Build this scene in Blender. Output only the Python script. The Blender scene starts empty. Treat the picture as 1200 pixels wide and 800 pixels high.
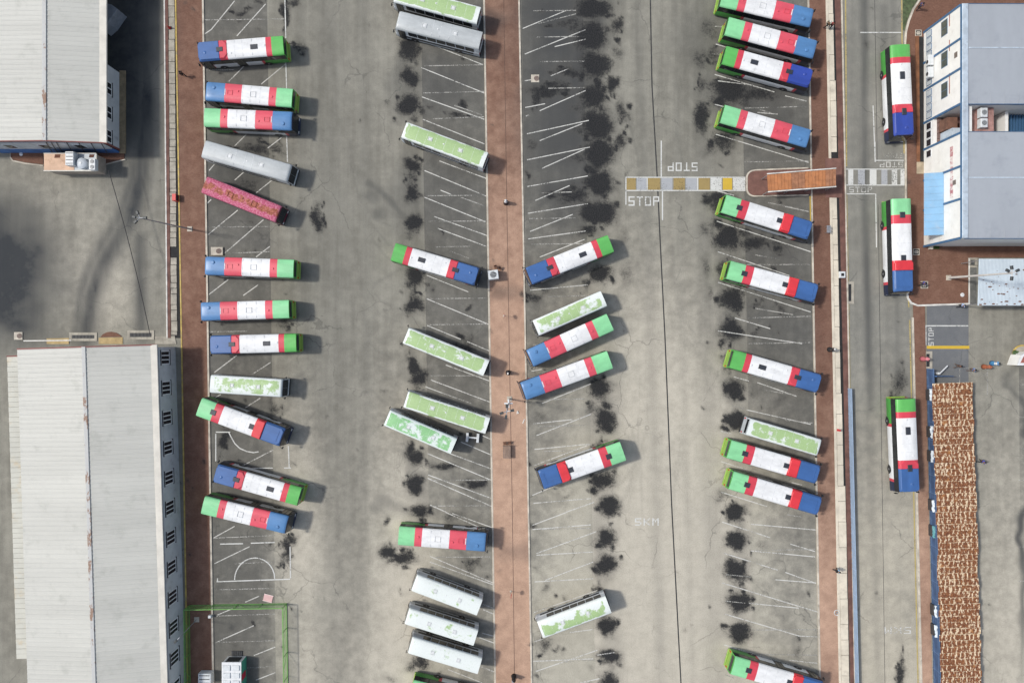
import bpy, bmesh, math, random
import numpy as np
from mathutils import Vector, Matrix
random.seed(7)
SC = bpy.context.scene
COL = SC.collection
PI = math.pi
# ------------------------------------------------------------------ camera, sky, sun, exposure
S = 8.5          # photograph pixels per metre on the ground
H = 94.0         # height of the drone
cam_d = bpy.data.cameras.new('camera'); cam = bpy.data.objects.new('camera', cam_d); COL.objects.link(cam)
cam.location = (0, 0, H); cam.rotation_euler = (0, 0, 0)
cam_d.sensor_width = 36.0; cam_d.lens = 36.0 * H / (1200 / S); cam_d.clip_end = 6000; cam_d.clip_start = 0.5
SC.camera = cam
SUN_EL = math.radians(49); SUN_DIR = Vector((math.cos(SUN_EL) * 0.991, -math.cos(SUN_EL) * 0.13, -math.sin(SUN_EL)))
wd = bpy.data.worlds.new('World'); SC.world = wd; wd.use_nodes = True
wn = wd.node_tree.nodes; sky = wn.new('ShaderNodeTexSky'); sky.sky_type = 'NISHITA'; sky.sun_disc = False
sky.sun_elevation = SUN_EL; sky.sun_rotation = math.radians(-82.5); sky.air_density = 1.0; sky.dust_density = 2.0
wn['Background'].inputs[1].default_value = 0.15
hs_ = wn.new('ShaderNodeHueSaturation'); hs_.inputs['Saturation'].default_value = .72      # thin hazy cloud greys the blue
wd.node_tree.links.new(sky.outputs[0], hs_.inputs['Color']); wd.node_tree.links.new(hs_.outputs[0], wn['Background'].inputs[0])
sun_d = bpy.data.lights.new('sun', 'SUN'); sun_d.energy = 2.75; sun_d.angle = math.radians(5.0); sun_d.color = (1, .968, .915)
sun = bpy.data.objects.new('sun', sun_d); COL.objects.link(sun); sun.location = (-80, 10, 120)
sun.rotation_euler = SUN_DIR.to_track_quat('-Z', 'Y').to_euler()
SC.view_settings.view_transform = 'Standard'; SC.view_settings.look = 'None'
SC.view_settings.exposure = 0.12; SC.view_settings.gamma = 1.0

# ------------------------------------------------------------------ helpers
def W(px, py, h=0.0):
    """point of the place that the drone sees at photograph pixel (px,py), on the level h"""
    f = (H - h) / (H * S)
    return Vector(((px - 600) * f, (400 - py) * f, h))
def srgb(r, g, b):
    f = lambda c: (c / 255 / 12.92) if c / 255 <= .04045 else ((c / 255 + .055) / 1.055) ** 2.4
    return (f(r), f(g), f(b))
class NT:
    def __init__(s, m): s.t = m.node_tree; s.n = s.t.nodes; s.l = s.t.links
    def add(s, typ, **kw):
        n = s.n.new(typ)
        for k, v in kw.items(): setattr(n, k, v)
        return n
    def put(s, v, inp):
        if v is None: return
        if isinstance(v, bpy.types.NodeSocket): s.l.new(v, inp)
        elif isinstance(v, (tuple, list)) and len(v) == 3 and inp.type == 'RGBA': inp.default_value = (*v, 1)
        else: inp.default_value = v
    def math(s, op, a, b=None, clamp=False):
        n = s.add('ShaderNodeMath', operation=op, use_clamp=clamp); s.put(a, n.inputs[0]); s.put(b, n.inputs[1]); return n.outputs[0]
    def mix(s, f, a, b, blend='MIX'):
        n = s.add('ShaderNodeMix', data_type='RGBA', blend_type=blend)
        s.put(f, n.inputs[0]); s.put(a, n.inputs[6]); s.put(b, n.inputs[7]); return n.outputs[2]
    def step(s, v, lo, hi):
        n = s.add('ShaderNodeMapRange', interpolation_type='SMOOTHSTEP'); s.put(v, n.inputs[0]); s.put(lo, n.inputs[1]); s.put(hi, n.inputs[2]); return n.outputs[0]
    def noise(s, vec, scale, detail=4, rough=.55, sc3=None):
        if sc3:
            mp = s.add('ShaderNodeMapping'); s.l.new(vec, mp.inputs[0]); mp.inputs[3].default_value = sc3; vec = mp.outputs[0]
        n = s.add('ShaderNodeTexNoise'); s.l.new(vec, n.inputs['Vector']); n.inputs['Scale'].default_value = scale
        n.inputs['Detail'].default_value = detail; n.inputs['Roughness'].default_value = rough; return n.outputs[0]
    def coord(s): return s.add('ShaderNodeTexCoord').outputs['Object']
    def bump(s, hgt, st, dist=.02):
        n = s.add('ShaderNodeBump'); n.inputs['Strength'].default_value = st; n.inputs['Distance'].default_value = dist
        s.l.new(hgt, n.inputs['Height']); s.l.new(n.outputs[0], s.n['Principled BSDF'].inputs['Normal'])
def newmat(name):
    m = bpy.data.materials.new(name); m.use_nodes = True; return m, NT(m), m.node_tree.nodes['Principled BSDF']
MC = {}
def mat(name, col, rough=.6, var=.12, scale=1.5, metal=0.0, grime=None, gr_amt=.35, spec=.5, sc3=None, own=False):
    """plain painted / cast surface: colour with noise variation, optional grime patches"""
    if name in MC: return MC[name]
    m, t, p = newmat(name); v = t.coord()
    if own:
        oi = t.add('ShaderNodeObjectInfo'); cb = t.add('ShaderNodeCombineXYZ'); vv = t.add('ShaderNodeVectorMath', operation='ADD')
        t.l.new(t.math('MULTIPLY', oi.outputs['Random'], 83), cb.inputs[0]); t.l.new(t.math('MULTIPLY', oi.outputs['Random'], 47), cb.inputs[1]); t.l.new(v, vv.inputs[0]); t.l.new(cb.outputs[0], vv.inputs[1]); v = vv.outputs[0]
    n1 = t.noise(v, scale, 5, .6, sc3); n2 = t.noise(v, scale * 9, 3)
    c = t.mix(t.step(n1, .3, .7), tuple(x * (1 - var) for x in col), tuple(min(1, x * (1 + var)) for x in col))
    c = t.mix(t.math('MULTIPLY', t.step(n2, .35, .75), var), c, tuple(x * .6 for x in col))
    if grime: c = t.mix(t.math('MULTIPLY', t.step(t.noise(v, scale * 1.7, 6, .65), .52, .72), gr_amt), c, grime)
    t.l.new(c, p.inputs['Base Color']); p.inputs['Roughness'].default_value = rough; p.inputs['Metallic'].default_value = metal
    p.inputs['Specular IOR Level'].default_value = spec
    MC[name] = m; return m
class MB:
    """collects shapes and links them as ONE mesh object"""
    def __init__(s, mats): s.v = []; s.f = []; s.mi = []; s.mats = mats if isinstance(mats, list) else [mats]
    def face(s, pts, mi=0):
        b = len(s.v); s.v += [tuple(p) for p in pts]; s.f.append(tuple(range(b, b + len(pts)))); s.mi.append(mi)
    def box(s, x0, x1, y0, y1, z0, z1, mi=0, ch=0.0):
        s.prism([(x0, y0), (x1, y0), (x1, y1), (x0, y1)], z0, z1, mi, ch)
    def prism(s, poly, z0, z1, mi=0, ch=0.0, top=None, bottom=True):
        poly = [(p[0], p[1]) for p in poly]
        a = sum(poly[i][0] * poly[(i + 1) % len(poly)][1] - poly[(i + 1) % len(poly)][0] * poly[i][1] for i in range(len(poly)))
        if a < 0: poly = poly[::-1]
        n = len(poly); b = len(s.v); rings = [(poly, z0)]
        if ch > 0:
            cx = sum(p[0] for p in poly) / n; cy = sum(p[1] for p in poly) / n; ins = []
            for i in range(n):
                p0 = Vector(poly[i - 1]); p1 = Vector(poly[i]); p2 = Vector(poly[(i + 1) % n])
                d1 = (p1 - p0).normalized(); d2 = (p2 - p1).normalized()
                nn = Vector((-d1.y - d2.y, d1.x + d2.x)); q = max(.3, nn.length_squared / 2) if nn.length > 1e-6 else 1
                ins.append(tuple(p1 + nn * (ch / q)))
            rings += [(poly, z1 - ch), (ins, z1)]
        else: rings += [(poly, z1)]
        for pl, z in rings: s.v += [(p[0], p[1], z) for p in pl]
        for r in range(len(rings) - 1):
            for i in range(n):
                j = (i + 1) % n
                s.f.append((b + r * n + i, b + r * n + j, b + (r + 1) * n + j, b + (r + 1) * n + i)); s.mi.append(mi)
        s.f.append(tuple(b + (len(rings) - 1) * n + i for i in range(n))); s.mi.append(mi if top is None else top)
        if bottom: s.f.append(tuple(b + i for i in reversed(range(n)))); s.mi.append(mi)
    def tube(s, a, c, r0, r1=None, n=8, mi=0, caps=True):
        a = Vector(a); c = Vector(c); r1 = r0 if r1 is None else r1; d = (c - a).normalized()
        u = d.orthogonal().normalized(); w = d.cross(u); b = len(s.v)
        for p, r in ((a, r0), (c, r1)):
            for k in range(n):
                t = 2 * PI * k / n; s.v.append(tuple(p + u * (r * math.cos(t)) + w * (r * math.sin(t))))
        for k in range(n):
            j = (k + 1) % n; s.f.append((b + k, b + j, b + n + j, b + n + k)); s.mi.append(mi)
        if caps:
            s.f.append(tuple(b + k for k in reversed(range(n)))); s.mi.append(mi); s.f.append(tuple(b + n + k for k in range(n))); s.mi.append(mi)
    def lathe(s, prof, n=16, c=(0, 0, 0), axis='z', mi=0):
        b = len(s.v); c = Vector(c)
        for r, z in prof:
            for k in range(n):
                t = 2 * PI * k / n; x, y = r * math.cos(t), r * math.sin(t)
                s.v.append(tuple(c + (Vector((x, y, z)) if axis == 'z' else Vector((x, z, -y)) if axis == 'y' else Vector((z, x, y)))))
        for q in range(len(prof) - 1):
            for k in range(n):
                j = (k + 1) % n; s.f.append((b + q * n + k, b + q * n + j, b + (q + 1) * n + j, b + (q + 1) * n + k)); s.mi.append(mi)
        s.f.append(tuple(b + k for k in reversed(range(n)))); s.mi.append(mi)
        s.f.append(tuple(b + (len(prof) - 1) * n + k for k in range(n))); s.mi.append(mi)
    def bar(s, a, c, w, h, mi=0):
        """box beam from a to c (horizontal-ish), w wide, h high, a/c at its bottom middle"""
        a = Vector(a); c = Vector(c); d = (c - a); side = Vector((-d.y, d.x, 0))
        side = side.normalized() * (w / 2) if side.length > 1e-6 else Vector((w / 2, 0, 0))
        up = Vector((0, 0, h)); b = len(s.v)
        for p in (a - side, c - side, c + side, a + side): s.v.append(tuple(p))
        for p in (a - side, c - side, c + side, a + side): s.v.append(tuple(p + up))
        for q in ((3, 2, 1, 0), (4, 5, 6, 7), (0, 1, 5, 4), (1, 2, 6, 5), (2, 3, 7, 6), (3, 0, 4, 7)):
            s.f.append(tuple(b + i for i in q)); s.mi.append(mi)
    def mesh(s, name):
        me = bpy.data.meshes.new(name); me.from_pydata(s.v, [], s.f)
        for m in s.mats: me.materials.append(m)
        me.polygons.foreach_set('material_index', s.mi); me.update(); return me
    def build(s, name, parent=None, loc=(0, 0, 0), rz=0.0, smooth=False):
        me = s.mesh(name)
        if smooth:
            bm = bmesh.new(); bm.from_mesh(me); bmesh.ops.remove_doubles(bm, verts=bm.verts, dist=1e-5); bm.to_mesh(me); bm.free()
            me.polygons.foreach_set('use_smooth', [True] * len(me.polygons))
            try: me.set_sharp_from_angle(angle=math.radians(38))
            except Exception: pass
        return link(name, me, parent, loc, rz)
def link(name, me, parent=None, loc=(0, 0, 0), rz=0.0):
    o = bpy.data.objects.new(name, me); COL.objects.link(o); o.location = loc; o.rotation_euler = (0, 0, rz)
    if parent: o.parent = parent
    return o
def thing(name, label, cat, loc=(0, 0, 0), rz=0.0, group=None):
    o = bpy.data.objects.new(name, None); COL.objects.link(o); o.location = loc; o.rotation_euler = (0, 0, rz)
    o.empty_display_size = .3; return tag(o, label, cat, group)
def tag(o, label, cat, group=None):
    o['label'] = label; o['category'] = cat
    if group: o['group'] = group
    return o
def struct(o): o['kind'] = 'structure'; return o
def stuff(o): o['kind'] = 'stuff'; return o
def kids(o): return KID.get(o, [])
def copy_thing(root, loc, rz, label, group=None, scale=None):
    r = root.copy(); COL.objects.link(r); r.location = loc; r.rotation_euler = (0, 0, rz); r['label'] = label
    if scale: r.scale = scale
    if group: r['group'] = group
    for ch in [o for o in root.children]:
        c = ch.copy(); COL.objects.link(c); c.parent = r
        for g in ch.children:
            d = g.copy(); COL.objects.link(d); d.parent = c
    return r

# ------------------------------------------------------------------ materials
M = {}
M['white_line'] = None
def paint_line(name, col, wear):
    m, t, p = newmat(name); v = t.coord()
    n = t.math('ADD', t.math('MULTIPLY', t.noise(v, 5, 6, .7), .6), t.math('MULTIPLY', t.noise(v, .35, 3), .4))
    f = t.step(n, wear - .09, wear + .09)
    t.l.new(t.mix(t.noise(v, 2, 4), tuple(c * .8 for c in col), col), p.inputs['Base Color']); p.inputs['Roughness'].default_value = .7
    tr = t.add('ShaderNodeBsdfTransparent'); mx = t.add('ShaderNodeMixShader')
    t.l.new(f, mx.inputs[0]); t.l.new(tr.outputs[0], mx.inputs[1]); t.l.new(p.outputs[0], mx.inputs[2])
    t.l.new(mx.outputs[0], t.n['Material Output'].inputs[0]); return m
L_WHITE = paint_line('worn white road paint', (.60, .59, .54), .445)
L_FAINT = paint_line('faded road paint', (.42, .41, .37), .50)
L_WHITE2 = paint_line('fresh white road paint', (.62, .62, .58), .415)
L_YEL = paint_line('worn yellow road paint', (.46, .36, .13), .43)
L_YELF = paint_line('faded ochre road paint', (.33, .24, .09), .40)
L_YELN = paint_line('fresh yellow road paint', (.60, .40, .04), .25)
L_GREY = paint_line('greyed white road paint', (.38, .39, .40), .40)

def ground_mat(name, ca, cb, dust=(.43, .375, .29), dark=(.032, .036, .041), streak=1.0, dust_sun_k=1.0, brick=False):  # dust: dusty tan that also paints brighter sunlight
    m, t, p = newmat(name); v = t.coord()
    at = t.add('ShaderNodeAttribute', attribute_name='wear'); sp = t.add('ShaderNodeSeparateColor'); t.l.new(at.outputs['Color'], sp.inputs[0])  # wear plus painted light and shade
    oil, dst_sun, drk = sp.outputs[0], sp.outputs[1], sp.outputs[2]
    big = t.noise(v, .09, 5, .6); mid = t.noise(v, .7, 6, .62); fin = t.noise(v, 7, 5, .7); spk = t.noise(v, 26, 3, .7)
    stk = t.noise(v, 1.0, 5, .6, (.9, .045, 1)); stk2 = t.noise(v, 1.0, 4, .6, (3.0, .10, 1))
    k = t.math('ADD', t.math('MULTIPLY', big, .45), t.math('ADD', t.math('MULTIPLY', stk, .40 * streak), t.math('MULTIPLY', mid, .35)))
    c = t.mix(t.step(k, .40, .80), ca, cb)
    if brick:
        br = t.add('ShaderNodeTexBrick'); t.l.new(v, br.inputs['Vector']); br.inputs['Scale'].default_value = 1.0
        br.inputs['Brick Width'].default_value = .22; br.inputs['Row Height'].default_value = .11; br.inputs['Mortar Size'].default_value = .006
        br.inputs['Color1'].default_value = (1, 1, 1, 1); br.inputs['Color2'].default_value = (.72, .72, .72, 1); br.inputs['Mortar'].default_value = (.5, .47, .44, 1)
        c = t.mix(.8, c, br.outputs[0], 'MULTIPLY')
    # dusty tint, with brighter sunlight painted into the colour
    df = t.math('MULTIPLY', t.step(t.math('ADD', dst_sun, t.math('MULTIPLY', t.math('SUBTRACT', mid, .5), .5)), .05, 1.0), dust_sun_k)
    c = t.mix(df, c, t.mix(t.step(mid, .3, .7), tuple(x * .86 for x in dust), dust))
    # fine aggregate
    c = t.mix(t.math('MULTIPLY', t.step(fin, .38, .68), .22), c, tuple(x * .45 for x in ca))
    c = t.mix(t.math('MULTIPLY', t.step(spk, .58, .74), .30), c, tuple(min(1, x * 1.6) for x in cb))
    c = t.mix(t.math('MULTIPLY', t.step(stk2, .55, .75), .09 * streak), c, tuple(x * .5 for x in ca))
    vo = t.add('ShaderNodeTexVoronoi', feature='DISTANCE_TO_EDGE'); vw = t.add('ShaderNodeVectorMath', operation='ADD'); dsp = t.add('ShaderNodeTexNoise'); dsp.inputs['Scale'].default_value = .5; dsp.inputs['Detail'].default_value = 5
    t.l.new(v, dsp.inputs['Vector']); sc_ = t.add('ShaderNodeVectorMath', operation='SCALE'); t.l.new(dsp.outputs['Color'], sc_.inputs[0]); sc_.inputs['Scale'].default_value = 2.2
    t.l.new(v, vw.inputs[0]); t.l.new(sc_.outputs[0], vw.inputs[1]); t.l.new(vw.outputs[0], vo.inputs['Vector']); vo.inputs['Scale'].default_value = .10
    crk = t.math('MULTIPLY', t.math('SUBTRACT', 1.0, t.step(vo.outputs['Distance'], .002, .008)), t.step(big, .48, .60))
    c = t.mix(t.math('MULTIPLY', crk, 0.0 if brick else .38), c, (.05, .05, .047))
    # small drips
    dr = t.step(t.noise(v, 1.1, 3, .8), .70, .76)
    c = t.mix(t.math('MULTIPLY', dr, .35), c, (.06, .058, .055))
    # soft stains, tyre darkening and painted warehouse shade
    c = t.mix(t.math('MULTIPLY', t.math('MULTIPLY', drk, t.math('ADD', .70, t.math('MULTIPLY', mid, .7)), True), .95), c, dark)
    # oil with ragged edge
    on = t.noise(v, 2.3, 9, .80); sp2 = t.noise(v, 5.5, 4, .75)
    e = t.math('ADD', oil, t.math('ADD', t.math('MULTIPLY', t.math('SUBTRACT', on, .5), 1.25), t.math('MULTIPLY', t.math('SUBTRACT', sp2, .5), .5)))
    of = t.math('MULTIPLY', t.step(e, .28, .78), t.step(oil, .02, .32))
    halo = t.math('MULTIPLY', t.step(oil, .01, .6), .42)
    spl = t.math('MULTIPLY', t.math('MULTIPLY', t.step(sp2, .60, .70), t.step(oil, .015, .16)), .75)
    c = t.mix(halo, c, (.085, .08, .07))
    c = t.mix(t.math('MAXIMUM', t.math('MULTIPLY', of, .97), spl), c, t.mix(t.step(fin, .35, .65), (.010, .011, .013), (.036, .036, .036)))
    t.l.new(c, p.inputs['Base Color'])
    p.inputs['Roughness'].default_value = .92; p.inputs['Specular IOR Level'].default_value = .15
    t.bump(t.math('ADD', fin, spk), .25, .012); return m
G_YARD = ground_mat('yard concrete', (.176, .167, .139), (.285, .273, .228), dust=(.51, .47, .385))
G_BAY = ground_mat('bay asphalt', (.116, .112, .099), (.200, .193, .169), dust=(.44, .412, .335), streak=.6, dust_sun_k=1.25)
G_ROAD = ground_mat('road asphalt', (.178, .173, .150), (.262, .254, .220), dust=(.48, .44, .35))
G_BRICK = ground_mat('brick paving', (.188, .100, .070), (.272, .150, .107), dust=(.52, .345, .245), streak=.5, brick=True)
G_FAR = ground_mat('far ground', (.16, .15, .13), (.24, .23, .19))
M_KERB = mat('pale concrete kerb', (.50, .45, .37), .85, .25, .8, grime=(.22, .19, .15), gr_amt=.6)
M_KERBW = mat('white kerb', (.62, .60, .55), .8, .2, .8, grime=(.25, .23, .2), gr_amt=.5)
M_CREAM = mat('cream concrete', (.60, .54, .43), .85, .14, .5, grime=(.36, .31, .24), gr_amt=.5)
M_SLAB = mat('drain slab concrete', (.36, .33, .27), .9, .22, .9, grime=(.18, .16, .13), gr_amt=.5)
M_BROWN = mat('brown kerb', (.14, .068, .052), .85, .3, .8, grime=(.07, .05, .045))
M_DARK = mat('dark void', (.018, .018, .018), .9, .3)
M_YELK = mat('yellow kerb paint', (.50, .36, .10), .75, .25, 1.2, grime=(.3, .27, .2), gr_amt=.7)
M_METAL = mat('galvanised steel', (.42, .43, .44), .45, .15, 3, metal=.6)
M_DKMETAL = mat('dark steel', (.06, .062, .065), .5, .2, 3, metal=.3)
M_TRIM = mat('black rubber trim', (.016, .016, .018), .5, .2, 3)
M_GLASS = mat('tinted bus glass', (.012, .015, .018), .08, .1, 1, spec=.8)
M_TYRE = mat('tyre rubber', (.02, .02, .021), .85, .2, 4)
M_RIM = mat('wheel rim', (.35, .35, .36), .4, .15, 4, metal=.6)
M_LAMP = mat('headlamp glass', (.70, .71, .70), .15, .05, 3)
M_TAIL = mat('tail lamp red', (.45, .02, .015), .25, .1, 3)
M_HATCH = mat('roof hatch slate', (.032, .036, .045), .45, .2, 3)
def paint(name, col, dirt=.25): return mat(name, col, .38, .10, .8, grime=tuple(c * .55 + .03 for c in col), gr_amt=dirt, sc3=(.5, 1.4, 1), own=True)
P_BLUE_L = paint('faded blue paint', (.085, .205, .40)); P_BLUE_D = paint('deep blue paint', (.046, .118, .30)); P_BLUE_V = paint('royal blue paint', (.032, .062, .30))
P_RED = paint('red paint', (.57, .055, .078)); P_PINKRED = paint('faded red paint', (.64, .085, .115)); P_REDB = paint('bright red cover', (.62, .040, .050))
P_GRN_V = paint('vivid green paint', (.110, .41, .095)); P_GRN_M = paint('mint green paint', (.235, .58, .285)); P_GRN_D = paint('side green paint', (.060, .30, .050))
P_YGRN = paint('yellow green bumper', (.24, .38, .07)); P_WHITE = paint('white bus paint', (.71, .71, .695), .34); P_SILV = paint('silver side paint', (.74, .75, .75))
P_NAVY = paint('navy skirt', (.012, .02, .055)); P_GREYBUS = paint('silver grey roof', (.43, .45, .445), .3)
P_VENT = mat('grey vent plastic', (.60, .61, .61), .6, .2, 3); P_VENTW = mat('white vent plastic', (.66, .67, .66), .5, .1, 3)
def coach_roof(name, green, white):
    m, t, p = newmat(name); v = t.coord(); oi = t.add('ShaderNodeObjectInfo')
    sp = t.add('ShaderNodeSeparateColor'); t.l.new(oi.outputs['Color'], sp.inputs[0])
    vv = t.add('ShaderNodeVectorMath', operation='ADD'); t.l.new(v, vv.inputs[0])
    cb = t.add('ShaderNodeCombineXYZ'); t.l.new(t.math('MULTIPLY', sp.outputs[1], 60), cb.inputs[0]); t.l.new(t.math('MULTIPLY', sp.outputs[1], 31), cb.inputs[1]); t.l.new(cb.outputs[0], vv.inputs[1])
    n = t.noise(vv.outputs[0], .75, 5, .62, (.85, 1.15, 1)); n2 = t.noise(vv.outputs[0], 6, 4, .7)
    xyz = t.add('ShaderNodeSeparateXYZ'); t.l.new(v, xyz.inputs[0])
    ey = t.step(t.math('ABSOLUTE', xyz.outputs[1]), .86, 1.08); ex = t.step(t.math('ABSOLUTE', xyz.outputs[0]), 5.2, 5.65)
    k = t.math('ADD', t.math('ADD', n, t.math('MULTIPLY', t.math('SUBTRACT', n2, .5), .12)), t.math('MULTIPLY', t.math('MAXIMUM', ex, t.math('MULTIPLY', ey, .7)), .35))
    k = t.math('SUBTRACT', k, t.math('MULTIPLY', t.math('MULTIPLY', xyz.outputs[1], sp.outputs[2]), .14))
    f = t.step(k, t.math('SUBTRACT', sp.outputs[0], .055), t.math('ADD', sp.outputs[0], .055))
    fr = t.math('FRACT', t.math('MULTIPLY', t.math('ADD', xyz.outputs[0], 20), 1 / 1.32)); seam = t.math('LESS_THAN', fr, .045)
    f = t.math('MAXIMUM', f, t.math('MULTIPLY', t.math('MULTIPLY', seam, t.step(n2, .42, .56)), .55))
    f = t.math('MULTIPLY', f, t.math('SUBTRACT', 1.0, t.math('MULTIPLY', t.step(t.noise(vv.outputs[0], 2.6, 4, .7), .60, .70), .28)))
    g = t.mix(t.step(n2, .3, .7), tuple(x * .86 for x in green), green)
    c = t.mix(f, g, t.mix(t.step(n2, .5, .8), white, tuple(x * .8 for x in white)))
    t.l.new(c, p.inputs['Base Color']); p.inputs['Roughness'].default_value = .5; return m
P_COACH = coach_roof('worn green over white roof', (.36, .50, .23), (.68, .715, .68))
P_COACH2 = coach_roof('worn bright green over white roof', (.255, .51, .23), (.63, .69, .65))
def pink_roof():
    m, t, p = newmat('peeling pink roof'); v = t.coord(); xyz = t.add('ShaderNodeSeparateXYZ'); t.l.new(v, xyz.inputs[0])
    n = t.noise(v, 1.3, 6, .7); n2 = t.noise(v, 5, 5, .7)
    mid = t.math('SUBTRACT', 1.0, t.step(t.math('ABSOLUTE', xyz.outputs[1]), .25, .85))
    rust = t.step(t.math('ADD', t.math('MULTIPLY', n, 1.0), t.math('MULTIPLY', mid, .26)), .62, .76)
    c = t.mix(t.step(n2, .4, .65), (.38, .055, .115), (.56, .20, .27))
    c = t.mix(rust, c, t.mix(t.step(n2, .4, .6), (.20, .045, .022), (.42, .14, .08)))
    c = t.mix(t.step(t.noise(v, 3.1, 5, .75), .66, .72), c, (.75, .62, .58))
    t.l.new(c, p.inputs['Base Color']); p.inputs['Roughness'].default_value = .75; return m
P_PINK = pink_roof(); P_MAROON = paint('maroon side', (.13, .012, .03))

# ------------------------------------------------------------------ wear and painted light of the ground (oil, dusty sunlit tint, soft stains and shade)
def hash2(ix, iy, seed):
    a = (ix.astype(np.int64) * 374761393 + iy.astype(np.int64) * 668265263 + seed * 974634777) & 0x7fffffff
    a = ((a ^ (a >> 13)) * 1274126177) & 0x7fffffff
    return ((a ^ (a >> 16)) & 0xffff) / 65535.0
def vnoise(x, y, seed=0, octv=3):
    out = np.zeros_like(x); amp = .5; tot = 0
    for o in range(octv):
        xx = x * 2 ** o; yy = y * 2 ** o; ix = np.floor(xx); iy = np.floor(yy); fx = xx - ix; fy = yy - iy
        fx = fx * fx * (3 - 2 * fx); fy = fy * fy * (3 - 2 * fy)
        a = hash2(ix, iy, seed + o); b = hash2(ix + 1, iy, seed + o); c = hash2(ix, iy + 1, seed + o); d = hash2(ix + 1, iy + 1, seed + o)
        out += amp * ((a + (b - a) * fx) * (1 - fy) + (c + (d - c) * fx) * fy); tot += amp; amp *= .5
    return out / tot
OIL = [  # x, y, rx, ry, strength (photograph pixels)
 (479,57,10,12,1),(480,88,9,10,1),(479,122,11,11,1.05),(452,119,5,5,.5),(482,192,8,8,.95),(482,205,5,14,.6),(482,226,7,9,.95),(483,259,10,10,1.05),(481,275,6,7,.5),
 (486,324,11,11,.95),(486,358,10,9,.9),(485,345,4,9,.6),(483,428,7,9,1),(491,442,8,9,1.05),(481,524,5,9,.85),(487,535,9,9,.9),(485,568,10,9,1),(489,598,10,7,.9),(470,655,15,6,1),(455,645,9,7,.95),(481,650,7,6,.8),
 (490,776,10,10,.8),(456,795,9,6,.45),(536,134,9,4,.8),(544,121,4,4,.8),(505,127,7,4,.5),(520,546,15,4,.8),(558,567,9,6,.95),(553,660,8,5,.6),(530,604,12,6,.55),(547,405,12,7,.6),(556,512,10,6,.6),
 (694,9,17,10,1.1),(694,43,16,14,1.1),(697,77,15,13,1.1),(697,111,14,13,1.05),(700,146,15,17,1.1),(703,180,15,15,1.1),(703,215,15,12,1.1),(702,250,16,12,1.1),(690,272,10,6,.8),(703,322,13,9,1),
 (640,106,22,6,.8),(631,114,6,12,.75),(660,104,8,6,.7),(622,170,5,10,.5),(665,85,14,6,.75),(672,230,18,9,.75),(668,28,16,5,.6),(678,124,12,6,.5),(680,155,12,6,.55),(679,187,14,6,.55),
 (722,30,7,11,.75),(720,99,6,10,.95),(727,132,6,14,.65),(726,168,7,9,.75),(722,62,8,9,.55),(733,280,7,10,.4),(735,320,7,12,.45),
 (705,455,12,12,1.05),(708,492,12,11,1.05),(693,478,8,6,.6),(706,562,13,10,.95),(712,594,11,10,1),(711,631,12,10,1),(710,663,12,10,1.05),(713,733,10,9,1.05),(712,769,12,8,1),(712,797,10,8,.9),(702,690,6,5,.8),
 (640,753,10,8,.65),(626,349,8,6,.7),(640,345,10,5,.5),(632,490,8,6,.4),(637,688,5,8,.5),(703,522,7,6,.6),
 (824,139,8,15,.95),(826,101,7,10,.6),(823,70,10,11,.55),(830,36,10,12,.5),(835,62,8,7,.6),
 (854,105,17,12,1.05),(884,112,24,8,.75),(843,118,9,8,.9),(848,166,13,11,.8),(835,178,8,8,.5),(845,232,16,9,1),(838,240,9,8,.75),(853,279,15,13,1.1),(884,286,14,7,.85),(912,290,9,6,.75),(850,318,9,11,.8),(828,270,8,9,.5),(830,312,6,10,.5),
 (858,350,12,12,1.1),(886,357,6,5,.6),(915,363,7,5,.6),(858,387,12,12,1.1),(886,392,6,5,.6),(831,345,5,9,.5),(853,422,6,10,.6),(861,455,10,11,1.1),(861,492,10,9,1.1),(884,460,9,5,.4),(915,468,9,5,.4),
 (846,578,8,9,.5),(862,598,10,9,1.1),(863,633,11,10,1.1),(864,667,12,11,1.1),(865,704,11,11,1.05),(869,691,4,6,.8),(866,740,13,10,1.1),(893,38+600,8,6,.45),(934,762,3,6,.5),
 (335,17,5,13,.95),(343,3,4,6,.7),(284,14,9,4,.8),(305,1,6,3,.7),(300,174,18,5,.7),(322,171,8,6,.6),(352,55,9,6,.6),(372,256,6,15,.85),(263,516,6,9,1),(337,643,5,11,.9),(343,632,5,6,.8),(329,580,8,8,.5),(333,180,9,5,.4),
 (290,220,14,10,.55),(331,378,10,6,.6),(336,396,10,5,.4),(252,205,5,4,.4),(333,660,5,4,.7),(255,600,4,5,.5),(310,410,8,6,.4),(321,480,6,10,.6),
 (582,22,12,8,.35),(590,340,14,6,.25),(596,655,16,6,.22),(1055,448,9,13,.62),(1053,468,8,8,.6),(1057,790,4,22,.8),(1044,555,6,10,.3),(1058,215,8,6,.5),(1014,52,5,6,.45),(1126,36,0.1,0.1,0)]
_r = random.Random(21)
for _x, _y, _rx, _ry, _s in list(OIL):
    if _s < .6: continue
    for _k in range(4):
        _a = _r.uniform(0, 6.28); _q = _r.uniform(.9, 1.7); _z = _r.uniform(.16, .42)
        OIL.append((_x + _q * _rx * math.cos(_a), _y + _q * _ry * math.sin(_a), max(1.6, _rx * _z), max(1.6, _ry * _z * _r.uniform(.7, 1.6)), _r.uniform(.5, .95)))
    if _r.random() < .6: OIL.append((_x + _r.uniform(-4, 4), _y + _r.uniform(-12, 12), _rx * .45, _ry * _r.uniform(1.0, 1.7), _r.uniform(.3, .55)))
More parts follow.
